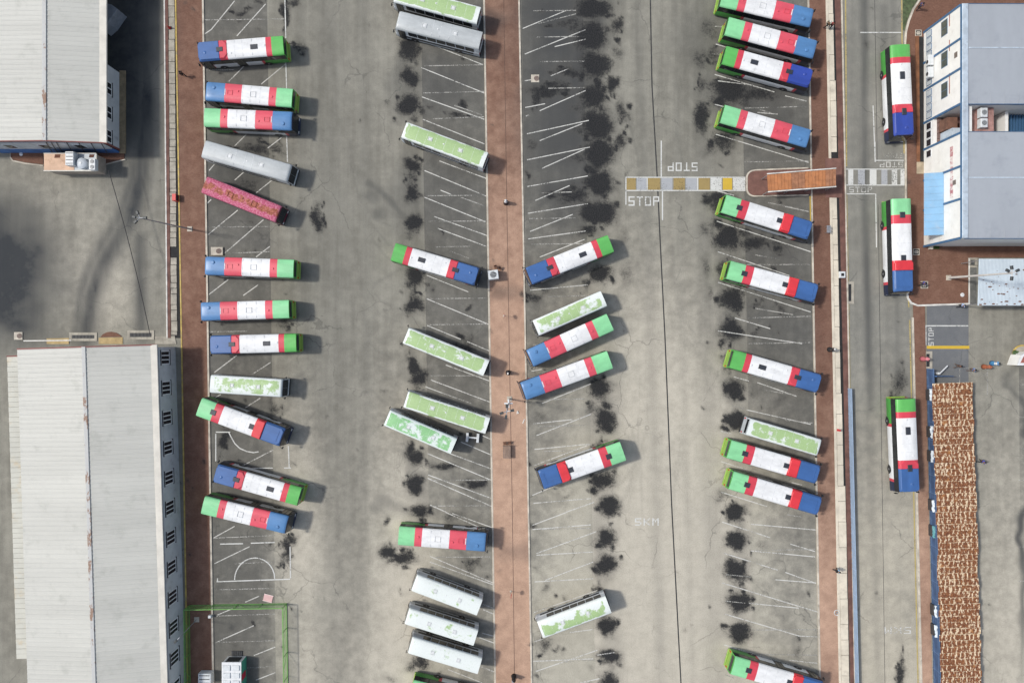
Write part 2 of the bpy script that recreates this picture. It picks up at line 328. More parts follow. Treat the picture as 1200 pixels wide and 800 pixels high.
for _k in range(170):
    _x = _r.choice([_r.uniform(240, 345), _r.uniform(445, 580), _r.uniform(612, 740), _r.uniform(815, 950)]); OIL.append((_x, _r.uniform(-20, 820), _r.uniform(1.3, 3.6), _r.uniform(1.3, 4.5), _r.uniform(.35, .8)))
for _k in range(45):
    _x = _r.choice([_r.uniform(345, 450), _r.uniform(735, 820), _r.uniform(990, 1070), _r.uniform(570, 615), _r.uniform(208, 240), _r.uniform(1140, 1195)]); OIL.append((_x, _r.uniform(-20, 820), _r.uniform(1.2, 2.6), _r.uniform(1.2, 3.2), _r.uniform(.3, .6)))
DAMP_SHADE = [(690,60,22,90,.75),(694,190,24,80,.7),(660,20,45,18,.6),(655,58,42,14,.55),(655,95,45,14,.6),(660,145,40,16,.5),(665,225,34,26,.6),(480,85,14,60,.35),(482,220,14,60,.35),(706,480,18,60,.3),(860,370,18,110,.35),(864,680,16,110,.25),(712,680,16,140,.25),(487,560,14,60,.28),(-12,318,80,90,1.2),(-6,330,52,64,1.2),(8,365,55,45,.9),(150,60,48,150,.9),(168,150,26,60,.55),(650,40,50,70,.7),(662,130,46,90,.62),(668,230,40,50,.5),(835,60,40,90,.35),(880,110,60,30,.5),(905,150,50,40,.35),(905,390,50,60,.28),(285,200,45,40,.4),  # soft stains; those by the upper left warehouse also paint its shadow darker
        (520,90,40,40,.35),(530,210,40,60,.22),(440,215,22,10,.4),(455,235,18,10,.4),(460,595,26,12,.35),(1092,110,10,80,.4),(655,480,40,60,.15),(905,290,50,30,.35),(580,25,22,16,.45),(590,345,22,12,.35),(598,655,26,10,.3),(300,250,40,30,.25),(1197,600,6,170,.8),(1085,120,8,70,.6)]
TRACK = [([(100,396),(106,350),(120,310),(150,262),(168,205),(172,120),(165,0)], 13, .85),([(90,396),(96,340),(112,300),(140,255),(155,210),(158,120),(150,-30)], 9, .6),([(166,392),(165,330),(163,280)], 9, .7),
         ([(1013,-20),(1013,200),(1015,300),(1020,480)], 5, .55),([(1046,-20),(1050,300),(1052,460)], 4, .25),([(1036,10),(1036,120)], 6, .3),([(1018,480),(1030,800)], 5, .18),
         ([(385,-30),(392,300),(398,800)], 24, .18),([(425,-20),(430,400),(420,820)], 9, .16),([(352,0),(360,400)], 9, .14),([(430,390),(425,360),(440,332),(470,315)], 2, .22),
         ([(745,-20),(760,300),(775,800)], 7, .2),([(815,-20),(825,300),(840,800)], 14, .22),([(790,-20),(800,400),(812,800)], 5, .14),([(475,255),(455,232),(432,215)], 6, .5)]
for _k in range(26):       # turning buses leave thin curved tyre marks
    _x = _r.choice([470, 700, 850, 325]) + _r.uniform(-8, 8); _y = _r.uniform(20, 780); _d = -1 if _x in (0,) or 430 < _x < 500 or _x > 800 else 1; _v = _r.choice([-1, 1])
    for _o in (0, 17): TRACK.append(([(_x + _o * .3, _y + _o), (_x + _d * 22, _y + _o + _v * 10), (_x + _d * 42, _y + _o + _v * 34), (_x + _d * 52, _y + _o + _v * 75), (_x + _d * 55, _y + _o + _v * 120)], 1.7, _r.uniform(.10, .22)))
def wear_light_maps(px, py, paved=False):
    wx = px + (vnoise(px / 14, py / 14, 3) - .5) * 13; wy = py + (vnoise(px / 14, py / 14, 9) - .5) * 13
    oil = np.zeros_like(px)
    for x, y, rx, ry, s in OIL:
        d2 = ((wx - x) / (rx * 1.32)) ** 2 + ((wy - y) / (ry * 1.32)) ** 2
        m = d2 < 4
        if m.any(): oil[m] = np.maximum(oil[m], s * np.exp(-d2[m] ** 1.05))
    damp_shade = np.zeros_like(px)
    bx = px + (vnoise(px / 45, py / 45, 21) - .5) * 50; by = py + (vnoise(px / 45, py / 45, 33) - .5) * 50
    for x, y, rx, ry, s in DAMP_SHADE:
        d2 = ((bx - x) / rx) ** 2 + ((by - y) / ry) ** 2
        damp_shade = np.maximum(damp_shade, s * np.exp(-d2 ** 1.4))
    for pts, w, s in TRACK:
        best = np.full_like(px, 1e9)
        for (ax, ay), (cx, cy) in zip(pts[:-1], pts[1:]):
            dx, dy = cx - ax, cy - ay; t = np.clip(((px - ax) * dx + (py - ay) * dy) / (dx * dx + dy * dy), 0, 1)
            best = np.minimum(best, (px - ax - t * dx) ** 2 + (py - ay - t * dy) ** 2)
        damp_shade = np.maximum(damp_shade, s * np.exp(-best / (w * w)) * (.55 + .7 * vnoise(px / 9, py / 40, 51)))
    sm = lambda a, lo, hi: (lambda t: t * t * (3 - 2 * t))(np.clip((a - lo) / (hi - lo), 0, 1))
    dust = .80 * sm(py, 120, 560) * np.exp(-((px - 735 - .03 * py) / 105) ** 2) + .52 * sm(py, 330, 640) * np.exp(-((px - 470) / 48) ** 2)  # dusty tan that also paints stronger sunlight towards the lower yard
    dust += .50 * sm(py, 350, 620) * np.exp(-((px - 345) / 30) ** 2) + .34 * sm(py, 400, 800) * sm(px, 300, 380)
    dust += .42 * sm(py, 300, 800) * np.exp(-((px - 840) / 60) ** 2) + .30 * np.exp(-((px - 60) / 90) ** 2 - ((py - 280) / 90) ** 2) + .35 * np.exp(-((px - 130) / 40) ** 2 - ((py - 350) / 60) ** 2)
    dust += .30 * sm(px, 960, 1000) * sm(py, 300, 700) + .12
    if paved: dust = .12 + (.24 + .50 * sm(py, 60, 620)) * (px > 540) * (px < 650) + .55 * sm(py, 300, 760) * (px > 900) + .12 * (px < 300)  # brick pales downward: painted sunlight mixed with dusty wear
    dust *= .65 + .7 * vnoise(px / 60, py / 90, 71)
    return np.clip(oil, 0, 1.2), np.clip(dust, 0, 1), np.clip(damp_shade, 0, 1)  # dust: dusty tint and painted sunlight together
def sheet(name, corners, z, material, step=.26):
    """ground sheet as a fine grid; corners TL,TR,BR,BL in photograph pixels; carries the wear and painted-light maps"""
    tl, tr, br, bl = [np.array(c, float) for c in corners]
    nu = max(2, int(max(np.linalg.norm(tr - tl), np.linalg.norm(br - bl)) / S / step)); nv = max(2, int(max(np.linalg.norm(bl - tl), np.linalg.norm(br - tr)) / S / step))
    u, v = np.meshgrid(np.linspace(0, 1, nu + 1), np.linspace(0, 1, nv + 1))
    px = tl[0] * (1 - u) * (1 - v) + tr[0] * u * (1 - v) + br[0] * u * v + bl[0] * (1 - u) * v
    py = tl[1] * (1 - u) * (1 - v) + tr[1] * u * (1 - v) + br[1] * u * v + bl[1] * (1 - u) * v
    n = (nu + 1) * (nv + 1); co = np.zeros((n, 3)); co[:, 0] = ((px - 600) / S).ravel(); co[:, 1] = ((400 - py) / S).ravel(); co[:, 2] = z
    i = np.arange(nv)[:, None] * (nu + 1) + np.arange(nu)[None, :]
    q = np.stack([i, i + nu + 1, i + nu + 2, i + 1], -1).reshape(-1, 4)
    me = bpy.data.meshes.new(name); me.vertices.add(n); me.vertices.foreach_set('co', co.ravel())
    me.loops.add(q.size); me.loops.foreach_set('vertex_index', q.ravel().astype(np.int32))
    me.polygons.add(len(q)); me.polygons.foreach_set('loop_start', np.arange(0, q.size, 4, dtype=np.int32))
    me.update(calc_edges=True); me.materials.append(material)
    a = me.attributes.new('wear', 'FLOAT_COLOR', 'POINT'); o, d, k = wear_light_maps(px, py, name == 'pavement')  # holds wear plus the painted light and shade
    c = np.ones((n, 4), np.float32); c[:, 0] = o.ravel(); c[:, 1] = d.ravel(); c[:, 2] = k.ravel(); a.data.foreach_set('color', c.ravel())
    return struct(link(name, me))
def strip(xa0, xb0, xa8, xb8, y0, y1):
    """corners of a long strip whose edges run xa0..xb0 at y=0 and xa8..xb8 at y=800"""
    e = lambda a, b, y: a + (b - a) * y / 800
    return [(e(xa0, xa8, y0), y0), (e(xb0, xb8, y0), y0), (e(xb0, xb8, y1), y1), (e(xa0, xa8, y1), y1)]
def G(pts, h=0): return [W(x, y, h) for x, y in pts]
def slab_px(mb, corners, z0, z1, mi=0, ch=0.0): mb.prism([tuple(W(x, y)[:2]) for x, y in corners], z0, z1, mi, ch)

# ------------------------------------------------------------------ the setting: ground, bays, road, pavements
Y0, Y1 = -110, 910
b = MB(G_FAR); b.face([(-1500, -1500, -.06), (1500, -1500, -.06), (1500, 1500, -.06), (-1500, 1500, -.06)]); struct(b.build('ground'))
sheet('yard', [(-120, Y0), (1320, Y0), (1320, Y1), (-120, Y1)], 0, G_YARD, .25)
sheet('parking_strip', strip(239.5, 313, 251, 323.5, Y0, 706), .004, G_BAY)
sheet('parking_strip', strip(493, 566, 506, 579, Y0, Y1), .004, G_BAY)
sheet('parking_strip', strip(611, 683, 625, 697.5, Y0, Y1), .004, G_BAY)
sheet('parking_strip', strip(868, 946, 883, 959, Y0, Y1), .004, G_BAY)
sheet('parking_strip', strip(240, 312, 251, 323.5, 706.5, Y1), .004, G_BAY)
sheet('road', strip(990, 1058, 1003, 1077, Y0, Y1), .004, G_ROAD)
sheet('driveway', [(1086, 357), (1135, 357), (1135, 450), (1086, 450)], .004, ground_mat('driveway asphalt', (.14, .145, .15), (.19, .195, .195), dust=(.26, .25, .22), streak=.4))
sheet('parking_lane', [(1194, 430), (1300, 430), (1300, Y1), (1198, Y1)], .004, G_BAY)
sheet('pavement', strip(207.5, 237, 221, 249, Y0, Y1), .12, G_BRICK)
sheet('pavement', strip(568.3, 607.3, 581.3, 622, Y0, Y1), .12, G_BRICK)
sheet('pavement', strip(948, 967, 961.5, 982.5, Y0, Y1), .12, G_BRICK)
sheet('pavement', [(1061.5, 50), (1083, 50), (1083, 345), (1063.5, 345)], .12, G_BRICK)
sheet('pavement', [(1069, 345), (1083, 345), (1094, Y1), (1081, Y1)], .12, G_BRICK)
sheet('plaza', [(1083.05, 196), (1280, 196), (1280, 302), (1083.05, 302)], .12, G_BRICK)
sheet('plaza', [(1083.05, 302), (1134, 302), (1134, 354), (1083.05, 354)], .12, G_BRICK)
def kerb(name, x0, x8, w, z1, m, y0=Y0, y1=Y1, z0=-.02):
    k = MB(m); seg = 0
    c = strip(x0, x0 + w, x8, x8 + w, y0, y1); slab_px(k, c, z0, z1, 0, .015); return struct(k.build(name))
kerb('kerb', 237, 249, 2.2, .135, M_KERB); kerb('kerb', 566.3, 579.3, 2.0, .135, M_KERB); kerb('kerb', 607.3, 622, 2.0, .135, M_KERB)
kerb('kerb', 946.2, 959.7, 1.8, .135, M_KERB); kerb('kerb', 192.2, 198.8, 1.5, .13, M_KERBW, Y0, 396)
kerb('kerb_edging', 193.7, 200.3, 3.6, .11, M_BROWN, Y0, 396)
kerb('kerb', 205.4, 219.2, 1.7, .14, M_YELK)
kerb('kerb', 1059.4, 1062.8, 1.8, .13, M_KERB, 50, 345); kerb('kerb', 1059.5, 1078.5, 2.0, .13, M_KERB, 372, Y1)
# drain beside the left pavement with its cover slabs
dr = MB(M_DARK); slab_px(dr, strip(197.4, 205.3, 204.2, 219, Y0, 396), -.04, .03); drain = struct(dr.build('drain_channel'))
y = Y0 + 1.0
while y < 393:
    hgt = random.choice([4.4, 6.5, 8.5, 10.5, 12.5]) if y > 90 else 13
    if not (283 < y < 297 or 152 < y < 156) and y + hgt < 395:
        k = MB(M_SLAB); c = strip(197.7, 205.0, 204.4, 212 + 6.4, y, y + hgt - .55)
        o = random.uniform(-.25, .25); c = [(p[0] + o, p[1]) for p in c]
        c = [(c[0][0], c[0][1]), (c[0][0] + 7.0, c[1][1]), (c[3][0] + 7.0, c[2][1]), (c[3][0], c[3][1])]
        slab_px(k, c, .035, .10 + random.uniform(0, .02), 0, .015); k.build('cover_slab', drain)
    y += hgt
# right-hand drain: cream kerb, slabs, brown edging, thin kerb
kerb('kerb', 967, 982.6, 3.0, .168, M_CREAM)
dr = MB(M_DARK); slab_px(dr, strip(970, 978, 985.6, 996, Y0, Y1), -.04, .03); drain = struct(dr.build('drain_channel'))
y = Y0 + 1.0
while y < Y1:
    hgt = random.choice([18, 24, 30])
    if not (192 < y + hgt and y < 227):
        k = MB(M_CREAM); w0 = 5.4 + (1.2 if (78 < y < 190 or y > 437) else 0) + (2.2 if y > 560 else 0)
        a = 970.3 + 15.6 * y / 800; c2 = 970.3 + 15.6 * (y + hgt) / 800; o = random.uniform(-.2, .2)
        slab_px(k, [(a + o, y), (a + w0 + o, y), (c2 + w0 + o, y + hgt - .4), (c2 + o, y + hgt - .4)], .035, .13 + random.uniform(0, .025), 0, .015); k.build('cover_slab', drain)
    y += hgt
kerb('kerb_edging', 978, 996.3, 6.5, .09, M_BROWN); kerb('kerb', 985.3, 1000.6, 1.7, .15, M_KERB)
# plaza kerbs, corner, north plaza, grass verge
def poly_slab(name, pts, z0, z1, m, ch=0.0):
    k = MB(m); k.prism([tuple(W(x, y)[:2]) for x, y in pts], z0, z1, 0, ch); return k.build(name)
arc = lambda cx, cy, r, a0, a1, n=10: [(cx + r * math.cos(math.radians(a0 + (a1 - a0) * i / n)), cy - r * math.sin(math.radians(a0 + (a1 - a0) * i / n))) for i in range(n + 1)]
struct(poly_slab('plaza', [(1061.5, 49.9), (1062.5, 38), (1066, 25), (1071, 12), (1079, 0), (1086, -10), (1125, Y0), (1300, Y0), (1300, -2), (1083, 49.9)], -.02, .118, G_BRICK))
struct(poly_slab('kerb', [(1059.4, 50), (1060.4, 37.5), (1064, 24), (1069.2, 11), (1077, -1), (1084, -11), (1123, Y0), (1124.8, Y0), (1085.8, -10.3), (1078.8, 0), (1070.9, 12), (1065.9, 24.8), (1062.3, 38), (1061.4, 50)], -.02, .132, M_KERB, 0))
M_GRASSG = mat('short grass soil', (.075, .10, .045), .95, .45, 2.0, grime=(.13, .11, .07), gr_amt=.7)
struct(poly_slab('grass_verge', [(1057.3, Y0), (1058, 34), (1059.4, 37), (1063, 24), (1068.2, 11), (1076, -1), (1083, -11), (1121, Y0)], -.02, .05, M_GRASSG))
struct(poly_slab('kerb', [(1063.5, 343), (1064.5, 349), (1068, 354), (1075, 357), (1134.5, 355), (1134.5, 303), (1136, 303), (1136, 356.8), (1075, 359), (1067, 356), (1062.8, 350), (1061.6, 343)], -.02, .133, M_KERBW))
struct(poly_slab('plaza', [(1063.7, 345.1), (1083, 345.1), (1083, 354), (1134, 354), (1134, 354.9), (1075, 356.8), (1068.2, 353.8), (1064.7, 349)], -.02, .119, G_BRICK))
# crossing island with kerb
isl = [(985 - 1, 197)] + [(884, 200)] + arc(882, 208, 8, 90, 180, 6) + arc(882, 221, 8, 180, 270, 6) + [(948, 226.5), (966, 226), (966, 197)]
struct(poly_slab('crossing_island', [(966, 197.5), (948, 198)] + [(885, 200.5)] + arc(883.5, 208.5, 7.6, 90, 180, 6) + arc(883.5, 221.5, 7.6, 180, 270, 6) + [(948, 227.5), (966, 227)], -.02, .126, mat('island brick', (.17, .085, .066), .9, .2, 1.2)))
struct(poly_slab('kerb', [(947, 196.3), (885, 198.8)] + arc(883.5, 208.5, 9.4, 90, 180, 6) + arc(883.5, 221.5, 9.4, 180, 270, 6) + [(947, 229.6), (947, 228.2), (883.5, 229.4)] + arc(883.5, 221.5, 7.7, 270, 180, 6) + arc(883.5, 208.5, 7.7, 180, 90, 6) + [(885, 200.4), (947, 197.9)], -.02, .14, M_KERB))
struct(poly_slab('kerb_edging', [(966.2, 186), (985.6, 186), (986.4, 232), (966.8, 232)], .05, .175, mat('island brick', (.17, .085, .066), .9, .2, 1.2)))
# joint lines
def lines(name, segs, w, m, z):
    """flat painted or sawn lines; segs are pixel pairs"""
    k = MB(m)
    for i, (x0, y0, x1, y1) in enumerate(segs):
        a = W(x0, y0); c = W(x1, y1); d = (c - a).normalized(); n = Vector((-d.y, d.x, 0)) * (w / 2); zz = Vector((0, 0, z + (i % 24) * .0004))
        k.face([a - n + zz, c - n + zz, c + n + zz, a + n + zz])
    return struct(k.build(name))
M_JOINT = mat('dark joint', (.035, .035, .035), .9, .4, 2)
lines('yard_joint', [(761, -60, 764, 100), (764, 100, 770, 205), (770, 205, 774, 290), (774, 290, 779.5, 400), (779.5, 400, 787, 590), (787, 590, 798, 800), (798, 800, 801, 880)], .17, M_JOINT, .005)
lines('pavement_joint', [(589.5, -60, 593, 180), (593, 180, 597, 420), (597, 420, 600.5, 600), (600.5, 600, 604, 880)], .07, mat('paving joint', (.10, .06, .045), .9, .3, 2), .124)
lines('road_joint', [(1024, -60, 1028, 190), (1029, 240, 1037, 800)], .06, M_JOINT, .008)
def zl(o, k, segs): return [(o[0] + a / k, o[1] + b2 / k, o[0] + c / k, o[1] + d / k) for a, b2, c, d in segs]
A = []; F = []
A += zl((200, 0), 4, [(190,140,300,5),(310,170,445,20),(270,385,345,310),(425,395,540,300),(300,685,355,630),(455,695,520,645),(180,800,210,765),(160,160,190,140)])
A += zl((200, 200), 4, [(175,300,315,185),(255,385,435,230),(170,155,190,135),(300,45,345,5),(400,105,475,45),(180,580,270,510),(340,585,410,535),(400,405,465,355)])
A += zl((200, 400), 4, [(205,145,310,65),(380,155,470,97),(205,265,235,248),(350,310,420,265),(340,580,480,508)])
A += zl((200, 600), 4, [(200,120,300,65),(205,240,370,160),(350,420,415,392),(220,480,290,450),(210,610,390,530),(390,670,490,630),(400,785,490,750)])
F += zl((200, 0), 4, [(160,95,530,90),(160,330,300,328)]) + zl((200, 200), 4, [(170,265,465,262),(250,388,465,380),(180,755,360,752)]) + zl((200, 600), 4, [(205,120,490,108),(300,240,490,232),(205,362,480,355),(215,485,490,475),(210,608,490,600),(360,728,490,720)])
A += zl((440, 0), 4, [(215,190,505,305),(215,318,510,437),(218,455,510,560),(222,560,510,675),(300,755,420,800)])
A += zl((440, 200), 4, [(230,0,520,120),(420,0,520,37),(230,125,515,240),(275,215,525,305),(290,270,520,355),(305,92,355,112),(240,600,530,720),(242,725,400,790),(240,490,435,568)])
A += zl((440, 400), 4, [(430,0,535,45),(330,110,535,185),(260,180,540,285),(235,212,310,240),(500,440,545,460),(400,470,540,530),(350,525,545,597),(245,525,545,650),(248,625,545,735),(245,640,545,772),(255,765,330,798)])
A += zl((440, 600), 4, [(330,0,510,80),(360,5,550,72),(255,205,550,330),(255,232,550,338),(505,430,552,448),(505,455,552,475),(485,585,557,612),(500,565,557,580),(495,722,560,748),(340,735,500,798),(258,775,330,800)])
F += zl((440, 0), 4, [(230,310,505,305),(225,437,510,430),(270,558,510,548),(370,495,500,540)]) + zl((440, 200), 4, [(240,118,510,116),(250,238,515,236),(280,358,440,355),(400,125,510,165),(345,375,440,412),(245,600,520,597),(245,722,525,718)]) + zl((440, 400), 4, [(310,240,450,290),(260,650,540,648),(260,770,540,768),(260,160,530,160)]) + zl((440, 600), 4, [(280,210,540,208)])
A += zl((600, 0), 4, [(50,135,255,50),(60,255,345,140),(200,220,345,185),(182,357,265,323),(60,380,90,375),(62,505,155,487),(130,520,345,425),(65,545,80,540),(70,628,360,565),(130,660,330,580),(70,750,365,690),(140,790,340,700)])
F += zl((600, 0), 4, [(125,112,300,66),(100,52,300,50),(115,175,340,172),(130,290,340,288),(170,415,340,412)])
A += zl((600, 200), 4, [(70,75,355,25),(110,140,270,70),(75,200,355,155),(85,285,285,205),(75,320,345,283),(130,405,340,322),(85,560,355,535)])
F += zl((600, 200), 4, [(140,105,280,100),(90,345,340,342),(170,590,350,585),(80,225,300,222)])
A += zl((600, 400), 4, [(90,140,140,130),(140,290,370,198),(100,385,285,365),(115,440,370,340),(105,505,360,480),(105,580,370,480),(95,720,250,655),(100,757,370,735),(255,798,385,752)])
F += zl((600, 400), 4, [(120,398,340,392),(100,18,150,8),(150,514,340,510),(150,272,340,268)])
A += zl((600, 600), 4, [(95,60,255,0),(95,80,370,58),(115,192,395,90),(115,200,380,185),(155,318,380,232),(105,325,380,310),(100,470,400,365),(105,605,145,592),(270,562,380,548),(100,697,380,685),(110,745,400,645),(400,668,480,656),(320,798,410,778)])
F += zl((600, 600), 4, [(130,80,370,74),(120,455,300,420),(240,700,390,690)])
A += zl((800, 0), 4, [(145,63,205,82),(155,208,215,225),(150,350,430,432),(165,380,330,400),(480,450,580,475),(150,490,190,500),(350,528,445,536),(155,630,590,762)])
F += zl((800, 0), 4, [(150,125,200,128),(140,255,190,258),(290,508,580,500),(290,760,590,755),(360,515,440,537)])
A += zl((800, 200), 4, [(160,95,240,116),(160,237,600,380),(165,380,500,492),(165,523,600,662),(245,690,410,740),(480,168,590,192),(165,750,560,810)])
F += zl((800, 200), 4, [(340,645,520,675),(300,690,600,682),(300,440,595,440),(340,395,440,412),(400,150,560,182)])
A += zl((800, 400), 4, [(240,165,310,185),(350,192,535,257),(300,320,600,388),(180,420,225,432),(180,562,300,600),(180,705,395,772),(510,660,560,672)])
F += zl((800, 400), 4, [(310,10,600,5),(370,225,530,252),(480,368,610,382),(230,300,290,316)])
A += zl((800, 600), 4, [(185,45,410,118),(505,148,620,183),(190,190,445,270),(480,280,625,332),(185,330,635,467),(195,475,545,578),(195,620,600,745),(320,55,625,82),(320,180,620,208),(435,315,625,330),(310,425,545,448),(540,578,635,583),(500,692,630,706)])
F += zl((800, 600), 4, [(195,290,320,302),(200,415,300,425),(325,550,635,548),(200,662,630,668),(490,10,560,22),(340,178,620,172),(200,760,240,775)])
lines('bay_marking', A, .125, L_WHITE, .008); lines('bay_marking', F, .13, L_FAINT, .019)
# ball-court lines on the left bays
C = []
pts = [(268, 505 + 1), (271, 512), (275, 519), (281, 525), (289, 528.5), (297, 530), (303, 529)]
C += [(*pts[i], *pts[i + 1]) for i in range(len(pts) - 1)]
ar = [(275 + 23.5 - 23.5 * math.cos(PI * i / 14), 679 - 25 * math.sin(PI * i / 14) - .12 * i) for i in range(15)]
C += [(*ar[i], *ar[i + 1]) for i in range(14)]
C += [(253, 506, 270, 506), (253, 508, 253, 540), (254, 681, 340, 678), (255, 677, 255, 681), (258, 637, 285, 636.5), (294, 636, 322, 635), (290, 548.5, 320, 548), (338, 522, 339, 548), (333, 548, 341, 548), (340, 640, 340.5, 677)]
lines('court_marking', C, .15, L_WHITE2, .030)
lines('bay_end_line', [(333, -40, 335, 45), (335, 72, 336, 106), (336, 160, 337, 190), (1023, 124, 1025.5, 190), (1026, 227, 1027, 290), (1008, 38.5, 1056, 38.5)], .15, L_WHITE2, .034)
# crossing in the yard
k = MB([L_YELF, L_GREY, L_WHITE2, L_YELN])
def flat(k, x0, x1, y0, y1, z, mi): k.face([W(x0, y1) + Vector((0, 0, z)), W(x1, y1) + Vector((0, 0, z)), W(x1, y0) + Vector((0, 0, z)), W(x0, y0) + Vector((0, 0, z))], mi)
for x0, x1, mi in [(734.3, 745, 0), (746, 757.5, 1), (759.3, 773.5, 0), (775, 788, 1), (789.3, 802.5, 0), (803.5, 816.5, 1), (818.7, 831.8, 0), (832.6, 845.8, 2), (847, 858, 3), (858.8, 873.4, 2)]:
    flat(k, x0, x1, 208.6, 222.6, .008, mi)
for x0, x1, y0, y1 in [(733, 873.5, 207.3, 208.5), (733, 873.5, 222.7, 224), (732.9, 734.1, 208.55, 240), (757.7, 759, 208.6, 222.6), (816.7, 818.3, 208.6, 222.6), (774.2, 775.6, 165, 207.2), (775.6, 777, 224.1, 258)]:
    flat(k, x0, x1, y0, y1, .012, 2)
struct(k.build('crosswalk'))
# zebra on the road
k = MB([L_WHITE2, L_GREY])
u = lambda x: 980 + x / 4.373
for i, (x0, x1) in enumerate([(61, 87), (111, 146), (171, 206), (231, 262), (284, 312), (329, 350)]): flat(k, u(x0), u(x1), 199, 216.3, .014, 0 if i in (0, 5) else (1 if i % 2 else 0))
for x0, x1, y0, y1 in [(990.5, 1060, 197.8, 198.9), (990.5, 1060, 216.4, 217.6), (992, 1025, 226.8, 227.8), (1026, 1059, 187.6, 188.6), (1025, 1026, 166, 187.4)]: flat(k, x0, x1, y0, y1, .014, 0)
struct(k.build('zebra_crossing'))
lines('road_edge_line', [(990.5, -60, 992, 195), (992, 228, 996, 455), (1056.3, -60, 1057, 50), (1057.2, 50, 1059.4, 180), (1059.6, 240, 1065, 360), (1066, 375, 1075.8, 800), (1075.8, 800, 1078, 900)], .17, L_YEL, .012)
lines('kerb_marking', [(948.8, 230, 949, 245), (949, 245, 949.4, 262)], .12, L_YELN, .137)
# lettering painted on the ground
FONT = {'S': ['11111', '10000', '10000', '11111', '00001', '00001', '11111'], 'T': ['11111', '00100', '00100', '00100', '00100', '00100', '00100'], 'O': ['11111', '10001', '10001', '10001', '10001', '10001', '11111'],
        'P': ['11111', '10001', '10001', '11111', '10000', '10000', '10000'], '5': ['11111', '10000', '10000', '11110', '00001', '00001', '11110'], 'K': ['10001', '10010', '10100', '11000', '10100', '10010', '10001'], 'M': ['10001', '11011', '10101', '10101', '10001', '10001', '10001']}
def lettering(name, text, cx, cy, w, h, rot, m, z):
    k = MB(m); n = len(text); adv = w / (n - .25); cw = adv * .75 / 5; chh = h / 7; c0 = W(cx, cy)
    r = Matrix.Rotation(math.radians(rot), 2)
    for i, c in enumerate(text):
        for ry, row in enumerate(FONT[c]):
            for rx, bit in enumerate(row):
                if bit == '1':
                    x0 = -w / 2 + i * adv + rx * cw; y0 = h / 2 - (ry + 1) * chh; q = []
                    for dx, dy in ((0, 0), (cw, 0), (cw, chh), (0, chh)):
                        p = r @ Vector(((x0 + dx) / S, (y0 + dy) / S)); q.append((c0.x + p.x, c0.y + p.y, z))
                    k.face(q)
    return struct(k.build(name))
lettering('stop_lettering', 'STOP', 754.5, 235.7, 36, 11, 0, L_WHITE2, .012); lettering('stop_lettering', 'STOP', 800, 195.6, 35, 10, 180, L_WHITE2, .012)
lettering('stop_lettering', 'STOP', 1008.5, 222.4, 27, 6.5, 0, L_WHITE, .012); lettering('stop_lettering', 'STOP', 1044.5, 193, 27, 6.5, 180, L_WHITE, .012); lettering('stop_lettering', 'STOP', 1048, 182.5, 22, 5.5, 180, L_FAINT, .012)
lettering('stop_lettering', 'STOP', 1091, 394.5, 21, 6, 90, L_WHITE2, .012); lettering('stop_lettering', 'STOP', 1146, 438.5, 21, 5, 0, L_FAINT, .012)
lettering('speed_lettering', '5KM', 758, 611, 28, 8.5, 0, L_WHITE2, .012); lettering('speed_lettering', '5KM', 1052, 738, 31, 8, 180, L_WHITE, .012)
k = MB([L_WHITE2, L_YELN, L_FAINT]); flat(k, 1084, 1134.5, 381, 382.4, .016, 0); flat(k, 1084, 1085.6, 382.5, 404.5, .016, 0); flat(k, 1086, 1136, 405, 408.6, .016, 1)
flat(k, 1124, 1156, 430.6, 431.6, .016, 2); flat(k, 1156.5, 1157.5, 431, 463, .016, 2); flat(k, 1124, 1125, 431.7, 448, .016, 2)
for yy in (450, 488, 525, 562, 600, 640, 680): flat(k, 1193.5, 1240, yy, yy + .8, .016, 2)
struct(k.build('driveway_marking'))

# ------------------------------------------------------------------ buses
PROF = [(1.14, .32), (1.25, .52), (1.25, 1.36), (1.25, 1.62), (1.245, 1.68), (1.232, 2.64), (1.222, 2.73), (1.165, 2.92), (1.06, 3.02), (.5, 3.085), (0.0, 3.10)]
PR = [(-y, z) for y, z in PROF] + [(y, z) for y, z in PROF[:-1]][::-1]      # right bottom -> roof -> left bottom
LIV = {  # roof bands and side bands, fractions from the rear
 'hatch': dict(roof=[(.135, P_GRN_V), (.20, P_RED), (.645, P_WHITE), (.735, P_RED), (1.01, P_BLUE_D)]),
 'pod': dict(roof=[(.17, P_GRN_M), (.262, P_RED), (.65, P_WHITE), (.755, P_REDB), (1.01, P_BLUE_D)]),
 'old': dict(roof=[(.18, P_GRN_M), (.262, P_PINKRED), (.57, P_WHITE), (.762, P_PINKRED), (1.01, P_BLUE_L)]),
 'coach': dict(roof=[(1.01, P_COACH)]), 'coach_bright': dict(roof=[(1.01, P_COACH2)]), 'silver': dict(roof=[(1.01, P_GREYBUS)]), 'pink': dict(roof=[(1.01, P_PINK)])}
CITY_SIDE = [(.27, P_GRN_D), (.305, P_RED), (.865, P_SILV), (.895, P_RED), (1.01, P_NAVY)]
P_GREYP = paint('grey coach panel', (.46, .49, .51)); P_CHROME = mat('pale waist strip', (.66, .68, .69), .4, .1, 2)
def pick(bands, f):
    for lim, m in bands:
        if f < lim: return m
